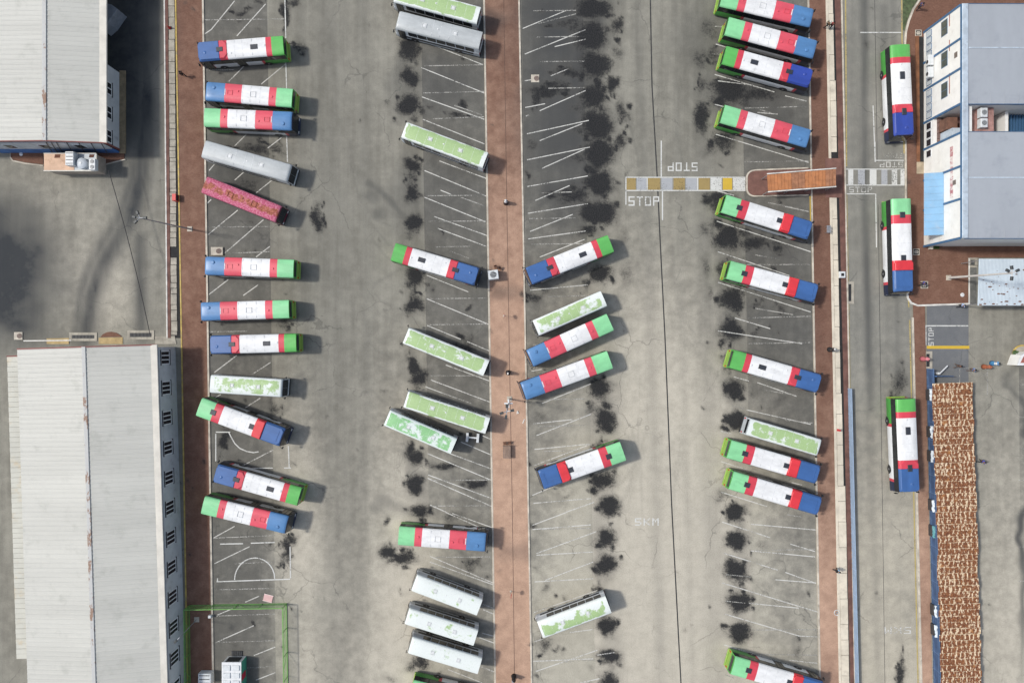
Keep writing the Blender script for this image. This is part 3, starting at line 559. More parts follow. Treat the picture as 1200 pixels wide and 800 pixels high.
def make_bus(kind):
    liv = LIV[kind]; city = kind in ('hatch', 'pod', 'old')
    side = CITY_SIDE if city else [(1.01, P_MAROON if kind == 'pink' else P_GREYP)]
    root = thing('bus', '', 'bus')
    cuts = sorted(set([.0, .012, .97, 1.0] + [l for l, _ in liv['roof'] if l < 1] + [l for l, _ in side if l < 1] + [.1, .4, .5, .8, .985, .995]))
    mats = []; ix = {}
    def mi(m):
        if m not in ix: ix[m] = len(mats); mats.append(m)
        return ix[m]
    mb = MB(mats); rings = []
    for f in cuts:
        x = -6 + 12 * f; k = 1.0
        if f >= .97: k = 1 - .085 * ((f - .97) / .03) ** 2
        if f < .012: k = .985
        ring = []
        for yy, z in PR:
            xx = x
            if f > .9: xx -= .30 * max(0, (z - 1.0) / 2.1) ** 1.6 * ((f - .9) / .1)
            if f >= .97: z = z - (.10 * ((f - .97) / .03) ** 2 if z > 2.9 else 0)
            ring.append((xx, yy * k, z))
        rings.append(ring)
    npf = len(PR)
    for a in range(len(cuts) - 1):
        fm = (cuts[a] + cuts[a + 1]) / 2
        for s in range(npf - 1):
            zm = (PR[s][1] + PR[s + 1][1]) / 2
            if zm < .5 and not city: m = P_NAVY if kind != 'pink' else P_MAROON
            elif zm < 1.63 and not (kind in ('coach', 'coach_bright', 'silver') and zm > 1.45): m = pick(side, fm)
            elif zm < 1.7: m = P_CHROME if not city else M_TRIM
            elif zm < 2.7: m = (M_TRIM if city else P_GREYP) if kind != 'pink' else P_MAROON
            elif zm < 2.85 and kind == 'pink': m = P_PINK
            else: m = pick(liv['roof'], fm)
            mb.face([rings[a][s], rings[a + 1][s], rings[a + 1][s + 1], rings[a][s + 1]][::-1], mi(m))
    endc = (P_GRN_D, P_NAVY) if city else ((P_MAROON, P_MAROON) if kind == 'pink' else (P_GREYP, P_GREYP))
    h = npf // 2
    for ring, flip, m in ((rings[0], False, endc[0]), (rings[-1], True, endc[1])):
        for s in range(h):
            q = [ring[s], ring[npf - 1 - s], ring[npf - 2 - s], ring[s + 1]]
            if s == h - 1: q = [ring[s], ring[npf - 1 - s], ring[h]]
            zm = PR[s][1]; mm = m
            if city and not flip: mm = P_YGRN if zm < 1.6 else P_GRN_D
            mb.face(q if flip else q[::-1], mi(mm))
    for a in range(len(cuts) - 1): mb.face([rings[a][0], rings[a][-1], rings[a + 1][-1], rings[a + 1][0]], mi(M_TRIM))
    # dark wheel arches
    for sx in (3.25, -3.0):
        for sy in (-1, 1):
            pts = [(sx + .62 * math.cos(t), sy * 1.258, .34 + .72 * math.sin(t)) for t in [PI * i / 8 for i in range(9)]]
            mb.face(pts if sy < 0 else pts[::-1], mi(M_TRIM))
    mb.build('body', root, smooth=True)
    # windows
    xs = [-5.3, -3.95, -2.6, -1.25, .1, 1.45, 2.8]
    for sy in (-1, 1):
        for xx in xs:
            w = MB(M_GLASS); b = 1.6 if not city else 1.74
            q = [(xx, sy * 1.262, b), (xx + 1.24, sy * 1.262, b), (xx + 1.24, sy * 1.248, 2.60), (xx, sy * 1.248, 2.60)]
            w.face(q if sy < 0 else q[::-1]); q2 = [(p[0], p[1] - sy * .02, p[2]) for p in q]
            for i in range(4): w.face([q[i], q2[i], q2[(i + 1) % 4], q[(i + 1) % 4]])
            w.build('side_window', root)
    fx = lambda z: 6.0 - .30 * max(0, (z - 1.0) / 2.1) ** 1.6
    w = MB(M_GLASS); zs = [1.05, 1.5, 2.0, 2.4, 2.72]
    for i in range(4):
        for y0, y1 in ((-1.1, -.01), (.01, 1.1)):
            w.face([(fx(zs[i]) + .012, y0, zs[i]), (fx(zs[i]) + .012, y1, zs[i]), (fx(zs[i + 1]) + .012, y1, zs[i + 1]), (fx(zs[i + 1]) + .012, y0, zs[i + 1])])
    w.build('windscreen', root)
    w = MB(M_GLASS); w.box(-6.03, -5.99, -1.02, 1.02, 1.95, 2.70); w.build('rear_window', root)
    for x0, x1 in ((4.45, 5.55), (-.15, 1.05)) if city else ((4.45, 5.45),):
        d = MB([M_TRIM, M_GLASS]); d.box(x0, x1, 1.245, 1.275, .42, 2.62)
        d.box(x0 + .07, (x0 + x1) / 2 - .04, 1.27, 1.285, .6, 2.5, 1); d.box((x0 + x1) / 2 + .04, x1 - .07, 1.27, 1.285, .6, 2.5, 1); d.build('door', root)
    for sx in (3.25, -3.0):
        for sy in (-1, 1):
            t = MB(M_TYRE); t.lathe([(.30, -.14), (.46, -.14), (.50, -.08), (.50, .08), (.46, .14), (.30, .14)], 18, (0, 0, 0), 'y')
            wh = t.build('wheel', root, (sx, sy * 1.09, .50), smooth=True)
            t = MB(M_RIM); t.lathe([(.10, sy * .18), (.18, sy * .15), (.29, sy * .10), (.30, sy * .13)][::1], 14, (0, 0, 0), 'y'); t.build('rim', wh, smooth=True)
    for sy in (-1, 1):
        t = MB(M_LAMP); t.box(5.96, 6.02, sy * .86 - .17, sy * .86 + .17, .62, .82, 0, .02); t.build('headlight', root)
        t = MB(M_TAIL); t.box(-6.03, -5.98, sy * 1.02 - .09, sy * 1.02 + .09, .8, 1.25); t.build('tail_light', root)
        t = MB(M_TRIM); t.tube((5.62, sy * 1.12, 2.55), (6.02, sy * 1.36, 2.62), .03); t.tube((6.02, sy * 1.36, 2.62), (6.06, sy * 1.38, 2.3), .03)
        t.box(6.0, 6.1, sy * 1.38 - .13, sy * 1.38 + .13, 1.95, 2.35, 0, .02); t.build('wing_mirror', root)
    t = MB(P_NAVY if city else M_TRIM); t.box(5.9, 6.08, -1.12, 1.12, .33, .56, 0, .04); t.build('front_bumper', root)
    t = MB(P_YGRN if city else M_TRIM); t.box(-6.14, -5.98, -1.13, 1.13, .36, .62, 0, .04); t.build('rear_bumper', root)
    X = lambda f: -6 + 12 * f
    if city or kind == 'silver':
        for f in (.36, .47, .56): t = MB(P_VENT); t.box(X(f) - .02, X(f) + .02, -1.02, 1.02, 3.0, 3.075); t.box(X(f) - .02, X(f) + .02, -.45, .45, 3.0751, 3.10); t.build('roof_seam', root)
    def hatch(f, lx, ly, m=M_HATCH, y=0, hz=.09, z=3.07):
        t = MB(m); t.box(X(f) - lx / 2, X(f) + lx / 2, y - ly / 2, y + ly / 2, z, z + .015 + hz, 0, .03); t.build('roof_hatch', root)
    def vent(f, y, r, m, hz=.1):
        t = MB(m); t.lathe([(r, 3.05), (r, 3.08 + hz * .5), (r * .75, 3.08 + hz), (r * .2, 3.09 + hz)], 12, (X(f), y, 0)); t.build('roof_vent', root, smooth=True)
    def frame(f, lx, ly, m):
        t = MB(m); z = 3.06
        t.box(X(f) - lx / 2, X(f) + lx / 2, -ly / 2, -ly / 2 + .05, z, z + .09); t.box(X(f) - lx / 2, X(f) + lx / 2, ly / 2 - .05, ly / 2, z, z + .09)
        t.box(X(f) - lx / 2, X(f) - lx / 2 + .05, -ly / 2 + .052, ly / 2 - .052, z, z + .09); t.box(X(f) + lx / 2 - .05, X(f) + lx / 2, -ly / 2 + .052, ly / 2 - .052, z, z + .09)
        t.build('roof_hatch', root)
    def pod(f0, f1, hz, m, c=.35, wy=1.12, rake=.25):
        a, b2 = X(f0), X(f1); pl = [(a, -wy + c), (a + c, -wy), (b2, -wy), (b2, wy), (a + c, wy), (a, wy - c)]
        t = MB(m); t.prism(pl, 2.96, 3.10 + hz, 0, .07); t.build('roof_pod', root)
    if kind == 'hatch':
        pod(.645, .735, .07, P_RED, .45); hatch(.335, .98, .60); hatch(.728, .86, .56, z=3.14)
        vent(.215, -.1, .16, P_VENTW, .07); vent(.60, .55, .10, P_VENTW, .05); vent(.90, .25, .22, P_BLUE_D, .09)
        t = MB(P_BLUE_D); t.prism([(X(.737), -1.12), (X(.955), -1.12), (X(.978), -.8), (X(.978), .8), (X(.955), 1.12), (X(.737), 1.12)], 2.96, 3.13, 0, .06); t.build('cab_roof', root)
    elif kind == 'pod':
        pod(.652, .755, .20, P_REDB, .30); hatch(.172, .74, .64); hatch(.626, .74, .62)
        t = MB(P_BLUE_D); t.prism([(X(.758), -1.1), (X(.95), -1.1), (X(.975), -.75), (X(.975), .75), (X(.95), 1.1), (X(.758), 1.1)], 2.96, 3.16, 0, .08); t.build('cab_roof', root)
        t = MB(P_BLUE_D); t.box(X(.925), X(.932), -.7, .7, 3.15, 3.2); t.build('roof_rail', root)
    elif kind == 'old':
        frame(.44, .78, .72, P_VENT); frame(.70, .7, .6, P_PINKRED); hatch(.755, .12, .8, P_VENT, 0, .05); vent(.225, .1, .14, P_PINKRED); vent(.61, -.25, .13, P_PINKRED); vent(.885, -.45, .22, P_BLUE_L, .12)
    elif kind in ('coach', 'coach_bright', 'silver'):
        m = P_VENTW if kind != 'silver' else P_VENT
        frame(.30, .62, .58, P_VENTW); frame(.66, .62, .58, P_VENTW); hatch(.30, .45, .40, P_VENTW, 0, .05); hatch(.66, .45, .40, P_VENTW, 0, .05); vent(.5, .0, .11, P_VENTW, .05)
        t = MB([P_GREYP, M_TRIM])
        for sy in (-1, 1):
            t.box(-5.2, 5.1, sy * 1.256 - .006, sy * 1.256 + .006, .85, 1.28, 1)
        t.build('luggage_panel', root)
    elif kind == 'pink':
        frame(.35, .8, .7, mat('rusty hatch frame', (.2, .05, .03), .9)); frame(.66, .8, .7, mat('rusty hatch frame', (.2, .05, .03), .9)); vent(.5, .2, .15, mat('rusty vent', (.35, .12, .07), .9))
    return root
PROTO = {}
HB = 3.05
# kind, front end, rear end (photograph pixels of the roof), roof width px, (green amount, seed), label
BUS = [
 ('hatch',(230.7,60.5),(331,52.5),22.5,None,'striped bus with two dark roof hatches parked alone at the top of the left row'),
 ('old',(239.4,106),(341.3,114.5),22,None,'faded blue-nosed striped bus, upper of the close pair below the top left bus'),
 ('old',(343.3,141.5),(240,137),22,None,'striped bus with its green tail over the left pavement, lower of the close pair'),
 ('silver',(340,203),(239.3,174.5),21,None,'plain pale grey bus parked at a slant right above the pink bus'),
 ('pink',(327.3,251.3),(240,216.3),20.5,None,'old pink bus with a rusty peeling roof in the left row'),
 ('old',(238.4,311),(343,314.7),21.5,None,'striped bus beside the square concrete manhole slab in the left row'),
 ('old',(233.5,365),(337.5,362),21.5,None,'striped bus standing furthest over the left pavement, just above a dark-hatched one'),
 ('hatch',(245,404),(346,401.5),21.5,None,'striped bus with dark hatches just above the pale green-patched bus, left row'),
 ('coach',(331,455),(247,449.7),21,(.53,.31),'short whitish bus with faint green patches between striped buses, left row'),
 ('pod',(331.7,513.2),(233.7,477),22.5,None,'slanted striped bus with raised red roof pod and green tail, left row'),
 ('hatch',(250.8,554),(349.5,582),22,None,'slanted striped bus with blue nose to the pavement above the bottom left bus'),
 ('old',(337,615.6),(238.4,592),21.5,None,'lowest striped bus of the left row, above the half-circle court marking'),
 ('coach',(462,-9),(560.3,17.5),20.5,(.66,.12),'green-roofed bus cut off by the top edge of the photo, middle row'),
 ('silver',(464.3,22),(562.5,46.8),21,None,'plain silver bus parked under the green-roofed one at the top, middle row'),
 ('coach',(471.8,151),(568,187),19.5,(.66,.47),'green-roofed white-edged bus standing alone near the top of the middle row'),
 ('hatch',(560,324.3),(461.5,295),21.5,None,'striped bus beside the white cabinet on the central pavement'),
 ('coach',(474,392.5),(569,431),20,(.61,.83),'pale green bus with white streaks above the two close green buses, middle row'),
 ('coach',(474,467.5),(570.6,498.7),20,(.68,.66),'long green-roofed bus with two white vents, upper of two close green buses'),
 ('coach_bright',(452,489),(531,522.8),20,(.55,.23),'shorter bright green and white bus, lower of the two close green buses'),
 ('old',(570.6,635.8),(467.8,628),22,None,'striped bus just above the three white buses in the middle row'),
 ('coach',(484,682.5),(561.3,711.8),20.5,(.375,.55),'white-roofed bus with green corners, topmost of the three white buses'),
 ('coach',(475.5,721.8),(556.8,747.5),19.5,(.41,.71),'white-roofed bus with green spots, middle one of the three white buses'),
 ('coach',(479.3,755.8),(561.5,780.5),20,(.36,.38),'cleanest white-roofed bus, lowest of the three white buses'),
 ('pod',(585,832),(483,808),21.5,None,'green-tailed bus cut off by the bottom edge of the photo, middle row'),
 ('hatch',(618.5,324),(715,285.4),21.5,None,'striped bus with dark hatches, topmost of those right of the central pavement'),
 ('coach',(627,384.8),(707,350),19.5,(.55,.90),'pale green-patched bus between striped buses right of the central pavement'),
 ('old',(619.6,420.5),(714.4,377.8),21.5,None,'striped bus with faded light blue nose below the pale green-patched one'),
 ('old',(611.8,459),(714,421.8),22,None,'striped bus with its blue nose over the central pavement near the lamp mast'),
 ('pod',(632.7,563),(729.5,529),23.5,None,'striped bus with bright red pod standing alone right of the central pavement'),
 ('coach',(632,739),(712.7,709),21,(.49,.05,1.0),'white and pale green bus near the bottom, right of the central pavement'),
 ('old',(953.7,21),(847,-4),22,None,'striped bus cut off by the top edge of the photo, right row'),
 ('old',(957.5,58),(853,30),22,None,'faded striped bus directly above the one with a royal blue nose, right row'),
 ('hatch',(952,92),(850,64),22,None,'striped bus with a royal blue nose and dark hatches near the top, right row'),
 ('old',(950,162.5),(848,133),22,None,'striped bus just above the brick crossing island, right row'),
 ('pod',(951.5,270.5),(849.5,238.3),22,None,'striped bus with red pod just below the brick crossing island'),
 ('pod',(958.7,344),(855,316),22,None,'striped bus second below the brick crossing island, right row'),
 ('hatch',(962,450),(859,420.5),22,None,'striped bus with dark hatches in the middle of the right row, alone'),
 ('coach',(962,525),(877.8,500),20,(.60,.61),'pale green and white bus above two striped buses in the right row'),
 ('pod',(960.8,556.8),(855.5,526.3),22,None,'upper of two striped buses below the pale green bus, right row'),
 ('pod',(962.5,593.8),(858,562.8),22,None,'lower of two striped buses below the pale green bus, right row'),
 ('pod',(964,810),(860,780),22,None,'striped bus cut off by the bottom edge of the photo, right row'),
 ('hatch',(1060.3,159.6),(1055.7,53.3),23,None,'striped bus on the right road beside the white building facade'),
 ('pod',(1059.6,343),(1056.8,233.7),23,None,'striped bus with red pod on the right road beside the blue awning'),
 ('hatch',(1067,577.4),(1062.3,468.4),23,None,'striped bus on the right road beside the rusty-roofed shed')]
for kind, fr, re, wpx, gs, label in BUS:
    a = W(*fr, HB); c = W(*re, HB); d = a - c; mid = (a + c) / 2; mid.z = 0; L = d.length; wid = wpx / S * (H - HB) / H
    rz = math.atan2(d.y, d.x); sc = (L / 11.8, wid / 2.42, 1.0)
    grp = 'buses standing along the right road' if fr[0] > 1000 else 'buses parked in the depot bays'
    if kind not in PROTO:
        o = PROTO[kind] = make_bus(kind); o.location = mid; o.rotation_euler = (0, 0, rz); o.scale = sc; o['label'] = label; o['group'] = grp
    else: o = copy_thing(PROTO[kind], mid, rz, label, grp, sc)
    if 'royal blue' in label or 'white building facade' in label:
        for ch in o.children:
            for sl in getattr(ch, 'material_slots', []):
                if sl.material == P_BLUE_D: sl.link = 'OBJECT'; sl.material = P_BLUE_V
    if gs:
        for ch in o.children:
            if ch.name.startswith('body'): ch.color = (gs[0], gs[1], gs[2] if len(gs) > 2 else 0, 1)

# ------------------------------------------------------------------ buildings on the left
R_ROOF = mat('cream ribbed roof sheet', (.455, .450, .405), .55, .06, .25, grime=(.33, .33, .29), gr_amt=.55, sc3=(.12, 1.5, 1))
R_GUT = mat('pale roof edge', (.56, .53, .46), .6, .1, .6)
R_FASC = mat('brick red fascia', (.20, .065, .055), .7, .2, 1)
WALL_G = mat('grey wall sheet', (.50, .52, .53), .7, .08, .5, grime=(.2, .2, .2), gr_amt=.4)
WALL_B = mat('blue wall band', (.055, .15, .36), .6, .2, .8)
GLASS_D = mat('dark window glass', (.02, .024, .03), .12, .2, 1)
FRAME_W = mat('white window frame', (.66, .67, .67), .5, .08, 2)
BLACKLINE = mat('dark sill', (.035, .035, .04), .7, .2, 2)
def ridge_mat():
    m, t, p = newmat('rusty ridge cap'); v = t.coord(); n = t.noise(v, 1.0, 5, .7, (1, .5, 1)); n2 = t.noise(v, 4, 3)
    c = t.mix(t.step(n, .54, .60), t.mix(n2, (.40, .40, .385), (.50, .50, .475)), t.mix(n2, (.20, .11, .07), (.32, .22, .16)))
    t.l.new(c, p.inputs['Base Color']); p.inputs['Roughness'].default_value = .7; return m
R_RIDGE = ridge_mat()
def tri_window(parent, c, axis, wy, h, panes, sill=True):
    """window on an east wall: frame at point c (outer face), panes as sub-parts"""
    x, y, z = c; f = MB(FRAME_W); t = .05
    f.box(x, x + .06, y - wy / 2, y + wy / 2, z - h / 2, z - h / 2 + .14); f.box(x, x + .06, y - wy / 2, y + wy / 2, z + h / 2 - .14, z + h / 2)
    n = panes
    for i in range(n + 1):
        yy = y - wy / 2 + (wy - .14) * i / n; f.box(x, x + .058, yy, yy + .14, z - h / 2 + .142, z + h / 2 - .142)
    fo = f.build('window', parent)
    for i in range(n):
        g = MB(GLASS_D); a = y - wy / 2 + (wy - .14) * i / n + .141; g.box(x, x + .03, a, a + (wy - .14) / n - .142, z - h / 2 + .143, z + h / 2 - .143); g.build('pane', fo)
    for zz, nm in ((z - h / 2 - .10, 'sill'), (z + h / 2 + .02, 'lintel')):
        g = MB(BLACKLINE); g.box(x, x + .12, y - wy / 2 - .12, y + wy / 2 + .12, zz, zz + .08); g.build(nm, fo)
def ribbed_roof(mb, xw, xr, xe, y0, y1, zw, zr, ze, pitch, mi=0):
    """gable roof with ribs running down both slopes; y0<y1"""
    n = max(2, int((y1 - y0) / pitch)); dy = (y1 - y0) / n
    for (xa, za, xb, zb) in ((xw, zw, xr, zr), (xr, zr, xe, ze)):
        for i in range(n):
            a = y0 + i * dy; r = .03
            ys = [(a, 0), (a + dy * .62, 0), (a + dy * .70, r), (a + dy * .90, r), (a + dy, 0)]
            for (p, hp), (q, hq) in zip(ys[:-1], ys[1:]):
                mb.face([(xa, p, za + hp), (xb, p, zb + hp), (xb, q, zb + hq), (xa, q, za + hq)], mi)
# warehouse, upper left
wa = thing('warehouse', 'cream ribbed-roof warehouse at the top left with a blue band on its end wall', 'warehouse', (0, 0, 0))
EA = 5.0; xE = W(125.5, 160, EA).x; xWl = -86.0; yS = W(0, 167.5, EA).y; yN = 58.0; xR = W(52, 0, 6.0).x
bx = W(143, 0).x
wl = MB([WALL_G, WALL_B]); wl.box(xWl + .5, bx - 2.2, yS + .25, yN, -.02, EA - .15, 0); wall = wl.build('wall', wa)
rm = MB(R_ROOF); ribbed_roof(rm, xWl, xR, xE, yS, yN, EA, 6.0, EA, .62); rf = rm.build('roof', wa)
g = MB(R_RIDGE); g.box(xR - .28, xR + .28, yS + .02, yN, 6.0, 6.09, 0, .03); g.build('ridge_cap', rf)
g = MB(R_GUT); g.box(xE - .95, xE + .05, yS, yN, EA + .02, EA + .16, 0, .06); g.build('gutter', rf)
g = MB(R_FASC); g.face([(xWl, yS - .06, EA - .25), (xR, yS - .06, 5.75), (xR, yS - .06, 6.07), (xWl, yS - .06, EA + .07)]); g.face([(xR, yS - .06, 5.75), (xE, yS - .06, EA - .25), (xE, yS - .06, EA + .07), (xR, yS - .06, 6.07)])
g.face([(xWl, yS - .06, EA + .07), (xR, yS - .06, 6.07), (xR, yS + .06, 6.07), (xWl, yS + .06, EA + .07)]); g.face([(xR, yS - .06, 6.07), (xE, yS - .06, EA + .07), (xE, yS + .06, EA + .07), (xR, yS + .06, 6.07)]); g.build('fascia', rf)
# stair wing on the east side with three windows
ny0, ny1 = W(0, 176).y, W(0, 86).y
w2 = MB(WALL_G); w2.box(bx - 2.6, bx - .25, ny0, ny1, -.02, 4.5); w2.build('side_wing', wa)
g = MB(R_FASC); g.box(bx - 2.3, bx - .2, ny1 - .1, ny1 + .08, 4.4, 4.62); g.build('fascia', wa); g = MB(R_FASC); g.box(bx - 2.3, bx - .15, ny0 - .12, ny0 + .1, .0, 4.62); g.build('fascia', wa)
g = MB(mat('tan plinth', (.26, .2, .12), .9, .2)); g.box(bx - .25, bx + .55, ny0 - .5, ny1 + .3, -.02, .22); g.build('plinth', wa)
for py in (102, 130.5, 158.5): tri_window(wa, (bx - .25, (400 - py) * .966 / S, 2.9), 'x', 1.75, 1.75, 2)
# south end wall dressing: blue band, grey panels, dark frames
sx0, sx1 = W(2, 0).x, bx - .26
for i in range(7):
    a = sx0 + (sx1 - sx0) * i / 7; c = sx0 + (sx1 - sx0) * (i + 1) / 7
    g = MB(WALL_G); g.box(a + .05, c - .05, yS + .10, yS + .25, 1.8, 4.6); g.build('wall_panel', wa)
    g = MB(WALL_B); g.box(a + .02, c - .02, yS + .04, yS + .25, .0, 1.75); g.build('base_panel', wa)
    if i % 2 == 1:
        g = MB(FRAME_W); g.box(a + .5, c - .5, yS + .05, yS + .12, 2.4, 3.9); f = g.build('window', wa)
        g = MB(GLASS_D); g.box(a + .62, c - .62, yS + .02, yS + .07, 2.5, 3.8); g.build('pane', f)
g = MB(M_DKMETAL)
for px in (54, 60, 66, 78, 92, 106, 118): g.tube(W(px, 168, 4.9) + Vector((0, .1, 0)), W(px + 9, 180, .5) + Vector((0, -.15, 0)), .05)
g.build('downpipe', wa)
g = MB(mat('grey lean-to', (.22, .24, .27), .7, .15)); g.prism([tuple(W(x, y, 2.2)[:2]) for x, y in [(119, 3), (131, 6), (138, 11), (127, 27), (119, 34)]], -.02, 2.3, 0, .05); g.build('lean_to', wa)
# flat annex in front of it
ann = thing('annex', 'small flat peach-roofed annex under the south wall of the top left warehouse', 'annex')
q = [W(x, y, 2.4) for x, y in [(51.5, 180), (113, 180), (113, 200.5), (51.5, 200)]]
g = MB(mat('tan annex wall', (.36, .30, .24), .8, .15)); g.prism([(p.x + (.1 if i in (0, 3) else -.1), p.y + (.1 if i > 1 else -.1)) for i, p in enumerate(q)], -.02, 2.3); g.build('wall', ann)
g = MB(mat('peach roof coating', (.62, .42, .29), .8, .12, .6, grime=(.3, .17, .1), gr_amt=.5)); p0, p1 = W(51.5, 180, 2.4), W(87, 200.3, 2.4); g.box(p0.x, p1.x, p1.y, p0.y, 2.3, 2.42, 0, .02); g.build('roof', ann)
g = MB(mat('pale roof sheet', (.46, .49, .50), .6, .12, .6, grime=(.25, .25, .24), gr_amt=.4)); p0, p2 = W(87.2, 180, 2.4), W(113, 200.3, 2.4); g.box(p0.x, p2.x, p2.y, p0.y, 2.29, 2.40, 0, .02); g.build('roof', ann)
g = MB(R_GUT)
a, c = W(51.5, 200.3, 2.4), W(113, 200.3, 2.4); g.bar((a.x, a.y, 2.3), (c.x, c.y, 2.3), .14, .2); a2, c2 = W(51.5, 180, 2.4), W(113, 180, 2.4); g.bar((a2.x, a2.y, 2.3), (c2.x, c2.y, 2.3), .1, .19); g.bar((c2.x, c2.y - .06, 2.3), (c.x, c.y + .08, 2.3), .12, .19); g.build('parapet', ann)
g = MB(mat('rust hole', (.12, .05, .03), .95, .3))
for x0, x1, y0, y1 in ((63.5, 71, 181, 185), (104, 110.5, 181, 184.5)):
    a, c = W(x0, y1, 2.45), W(x1, y0, 2.45); g.prism([(a.x, a.y), (c.x - .15, a.y), (c.x, c.y), (a.x + .1, c.y)], 2.385, 2.435)
g.build('roof_opening', ann)
M_ACW = mat('white metal casing', (.60, .62, .62), .45, .08, 2, grime=(.35, .35, .33), gr_amt=.3)
def box_unit(name, label, cat, px0, px1, py0, py1, z0, z1, m, fan=0, group=None, louvers=0):
    a, c = W(px0, py1, z1), W(px1, py0, z1); cx, cy = (a.x + c.x) / 2, (a.y + c.y) / 2; w, d = (c.x - a.x) / 2, (c.y - a.y) / 2
    t = thing(name, label, cat, (cx, cy, z0), 0, group); g = MB(m); g.box(-w, w, -d, d, 0, z1 - z0, 0, .04); g.build('casing', t)
    for i in range(fan):
        o = (i - (fan - 1) / 2) * (2 * d / fan); r = min(w, d / fan) * .72; g = MB(M_DKMETAL); g.lathe([(r, z1 - z0 + .0), (r, z1 - z0 + .03), (r * .2, z1 - z0 + .05)], 14, (0, o, 0)); f = g.build('fan_grille', t)
        g = MB(m)
        for k in range(4): g.box(-r * .95, r * .95, o - .02 + (k - 1.5) * r * .45, o + .02 + (k - 1.5) * r * .45, z1 - z0 + .045, z1 - z0 + .065)
        g.build('guard_bar', f)
    for i in range(louvers):
        g = MB(M_DKMETAL); yy = -d + 2 * d * (i + .5) / louvers; g.box(-w * .8, w * .8, yy - .05, yy + .05, z1 - z0, z1 - z0 + .03); g.build('louver', t)
    return t
box_unit('condenser_unit', 'grey slatted cooling unit in the middle of the peach annex roof', 'condenser', 76.3, 86, 177.5, 193.5, 2.42, 3.4, M_ACW, 0, None, 4)
tk = thing('water_tank', 'low pale round water tank on the annex roof', 'tank', W(96, 191.5, 2.8)); tk.location.z = 2.41
g = MB(mat('pale tank plastic', (.46, .50, .53), .5, .08)); g.lathe([(.72, 0), (.74, .1), (.72, .5), (.55, .62), (.16, .66)], 20); g.build('tank_body', tk, smooth=True); g = MB(M_ACW); g.lathe([(.16, .65), (.16, .71), (.03, .72)], 12); g.build('lid', tk)
box_unit('condenser_unit', 'pale double-fan unit at the right end of the annex roof', 'condenser', 104, 111.5, 186, 199, 2.41, 3.1, M_ACW, 2)
# red paving either side of the annex
struct(poly_slab('apron', [(13, 176), (51, 176), (51, 193), (30, 190.5), (16, 187.5), (13.5, 184)], -.02, .1, G_BRICK)); struct(poly_slab('kerb', [(12, 176), (12.9, 176), (13.3, 184.3), (16, 188.1), (30, 191.2), (51, 193.8), (51, 195), (29.8, 192.4), (15.5, 189.3), (12.2, 185)], -.02, .12, M_KERB))
struct(poly_slab('apron', [(114, 178), (146, 176.5), (146, 186.5), (122, 192.5), (114, 193.5)], -.02, .1, G_BRICK)); struct(poly_slab('kerb', [(114, 193.7), (122, 192.7), (147, 186.5), (147.4, 187.7), (122, 194), (114, 195)], -.02, .12, M_KERB))

# warehouse, lower left
wb = thing('warehouse', 'long cream ribbed-roof warehouse at the lower left with a row of triple windows', 'warehouse')
def skew(x0, x8, y): return x0 + (x8 - x0) * (y - 400) / 400
EB = 4.6
yN2 = W(0, 403.5, EB).y; yS2 = W(0, 880, EB).y; RB = (EB, 5.7)
TH = math.atan2((195.5 - 183) * (H - EB) / H / S, (400) / S * (H - EB) / H)      # the building runs slightly askew
wb.location = (W(183.5, 403.5, EB).x, yN2, 0); wb.rotation_euler = (0, 0, TH)
LB = (yN2 - yS2) / math.cos(TH); wE = 0.0; wR = W(98, 403.5, 5.7).x - wb.location.x; wW = W(20, 405, EB).x - wb.location.x; wL = W(5, 408, EB).x - wb.location.x
wall_x = W(205.5, 403.5).x - wb.location.x
g = MB(WALL_G); g.box(wW + .3, wall_x, -LB, -.35, -.02, EB - .12); g.build('wall', wb)
rm = MB(R_ROOF); ribbed_roof(rm, wW, wR, wE, -LB, 0, EB, 5.7, EB, .60); rf = rm.build('roof', wb)
g = MB(R_RIDGE); g.box(wR - .26, wR + .26, -LB, -.02, 5.70, 5.79, 0, .03); g.build('ridge_cap', rf)
g = MB(R_GUT); g.box(wE - .75, wE + .15, -LB, -.01, EB + .03, EB + .15, 0, .05); g.build('gutter', rf)
g = MB(R_FASC)
g.face([(wW, .05, EB - .25), (wR, .05, 5.45), (wR, .05, 5.77), (wW, .05, EB + .07)][::-1]); g.face([(wR, .05, 5.45), (wE, .05, EB - .25), (wE, .05, EB + .07), (wR, .05, 5.77)][::-1])
g.face([(wW, -.12, EB + .075), (wR, -.12, 5.775), (wR, .05, 5.775), (wW, .05, EB + .075)]); g.face([(wR, -.12, 5.775), (wE, -.12, EB + .075), (wE, .05, EB + .075), (wR, .05, 5.775)]); g.build('fascia', rf)
g = MB(mat('weathered tan roof strip', (.50, .49, .42), .7, .08, .3, grime=(.50, .40, .25), gr_amt=.7)); sl = W(0, 768, EB).y - yN2
n = 60
for i in range(n):
    a = -1.0 + (sl + 1.0) * i / n; c = -1.0 + (sl + 1.0) * (i + 1) / n; g.box(wL, wW - .02, c, a - .03, EB - .62, EB - .42 - (i % 2) * .03)
g.build('lower_roof', wb); g = MB(WALL_G); g.box(wL + .3, wW + .28, sl + .2, -1.2, -.02, EB - .65); g.build('lower_wall', wb)
g = MB(R_FASC); g.box(wL - .03, wW - .03, -1.02, -.85, EB - .75, EB - .36); g.build('fascia', wb)
for i, py in enumerate([419, 454.5, 489.5, 524.5, 559.5, 594.5, 629.5, 664.5, 699.5, 734.5, 770, 805]):
    tri_window(wb, (wall_x, -(py * 1.0 - 403.5 + .0) * (H - 3.0) / H / S / math.cos(TH) + (0.0), 2.9), 'x', 1.85, 2.3, 3)
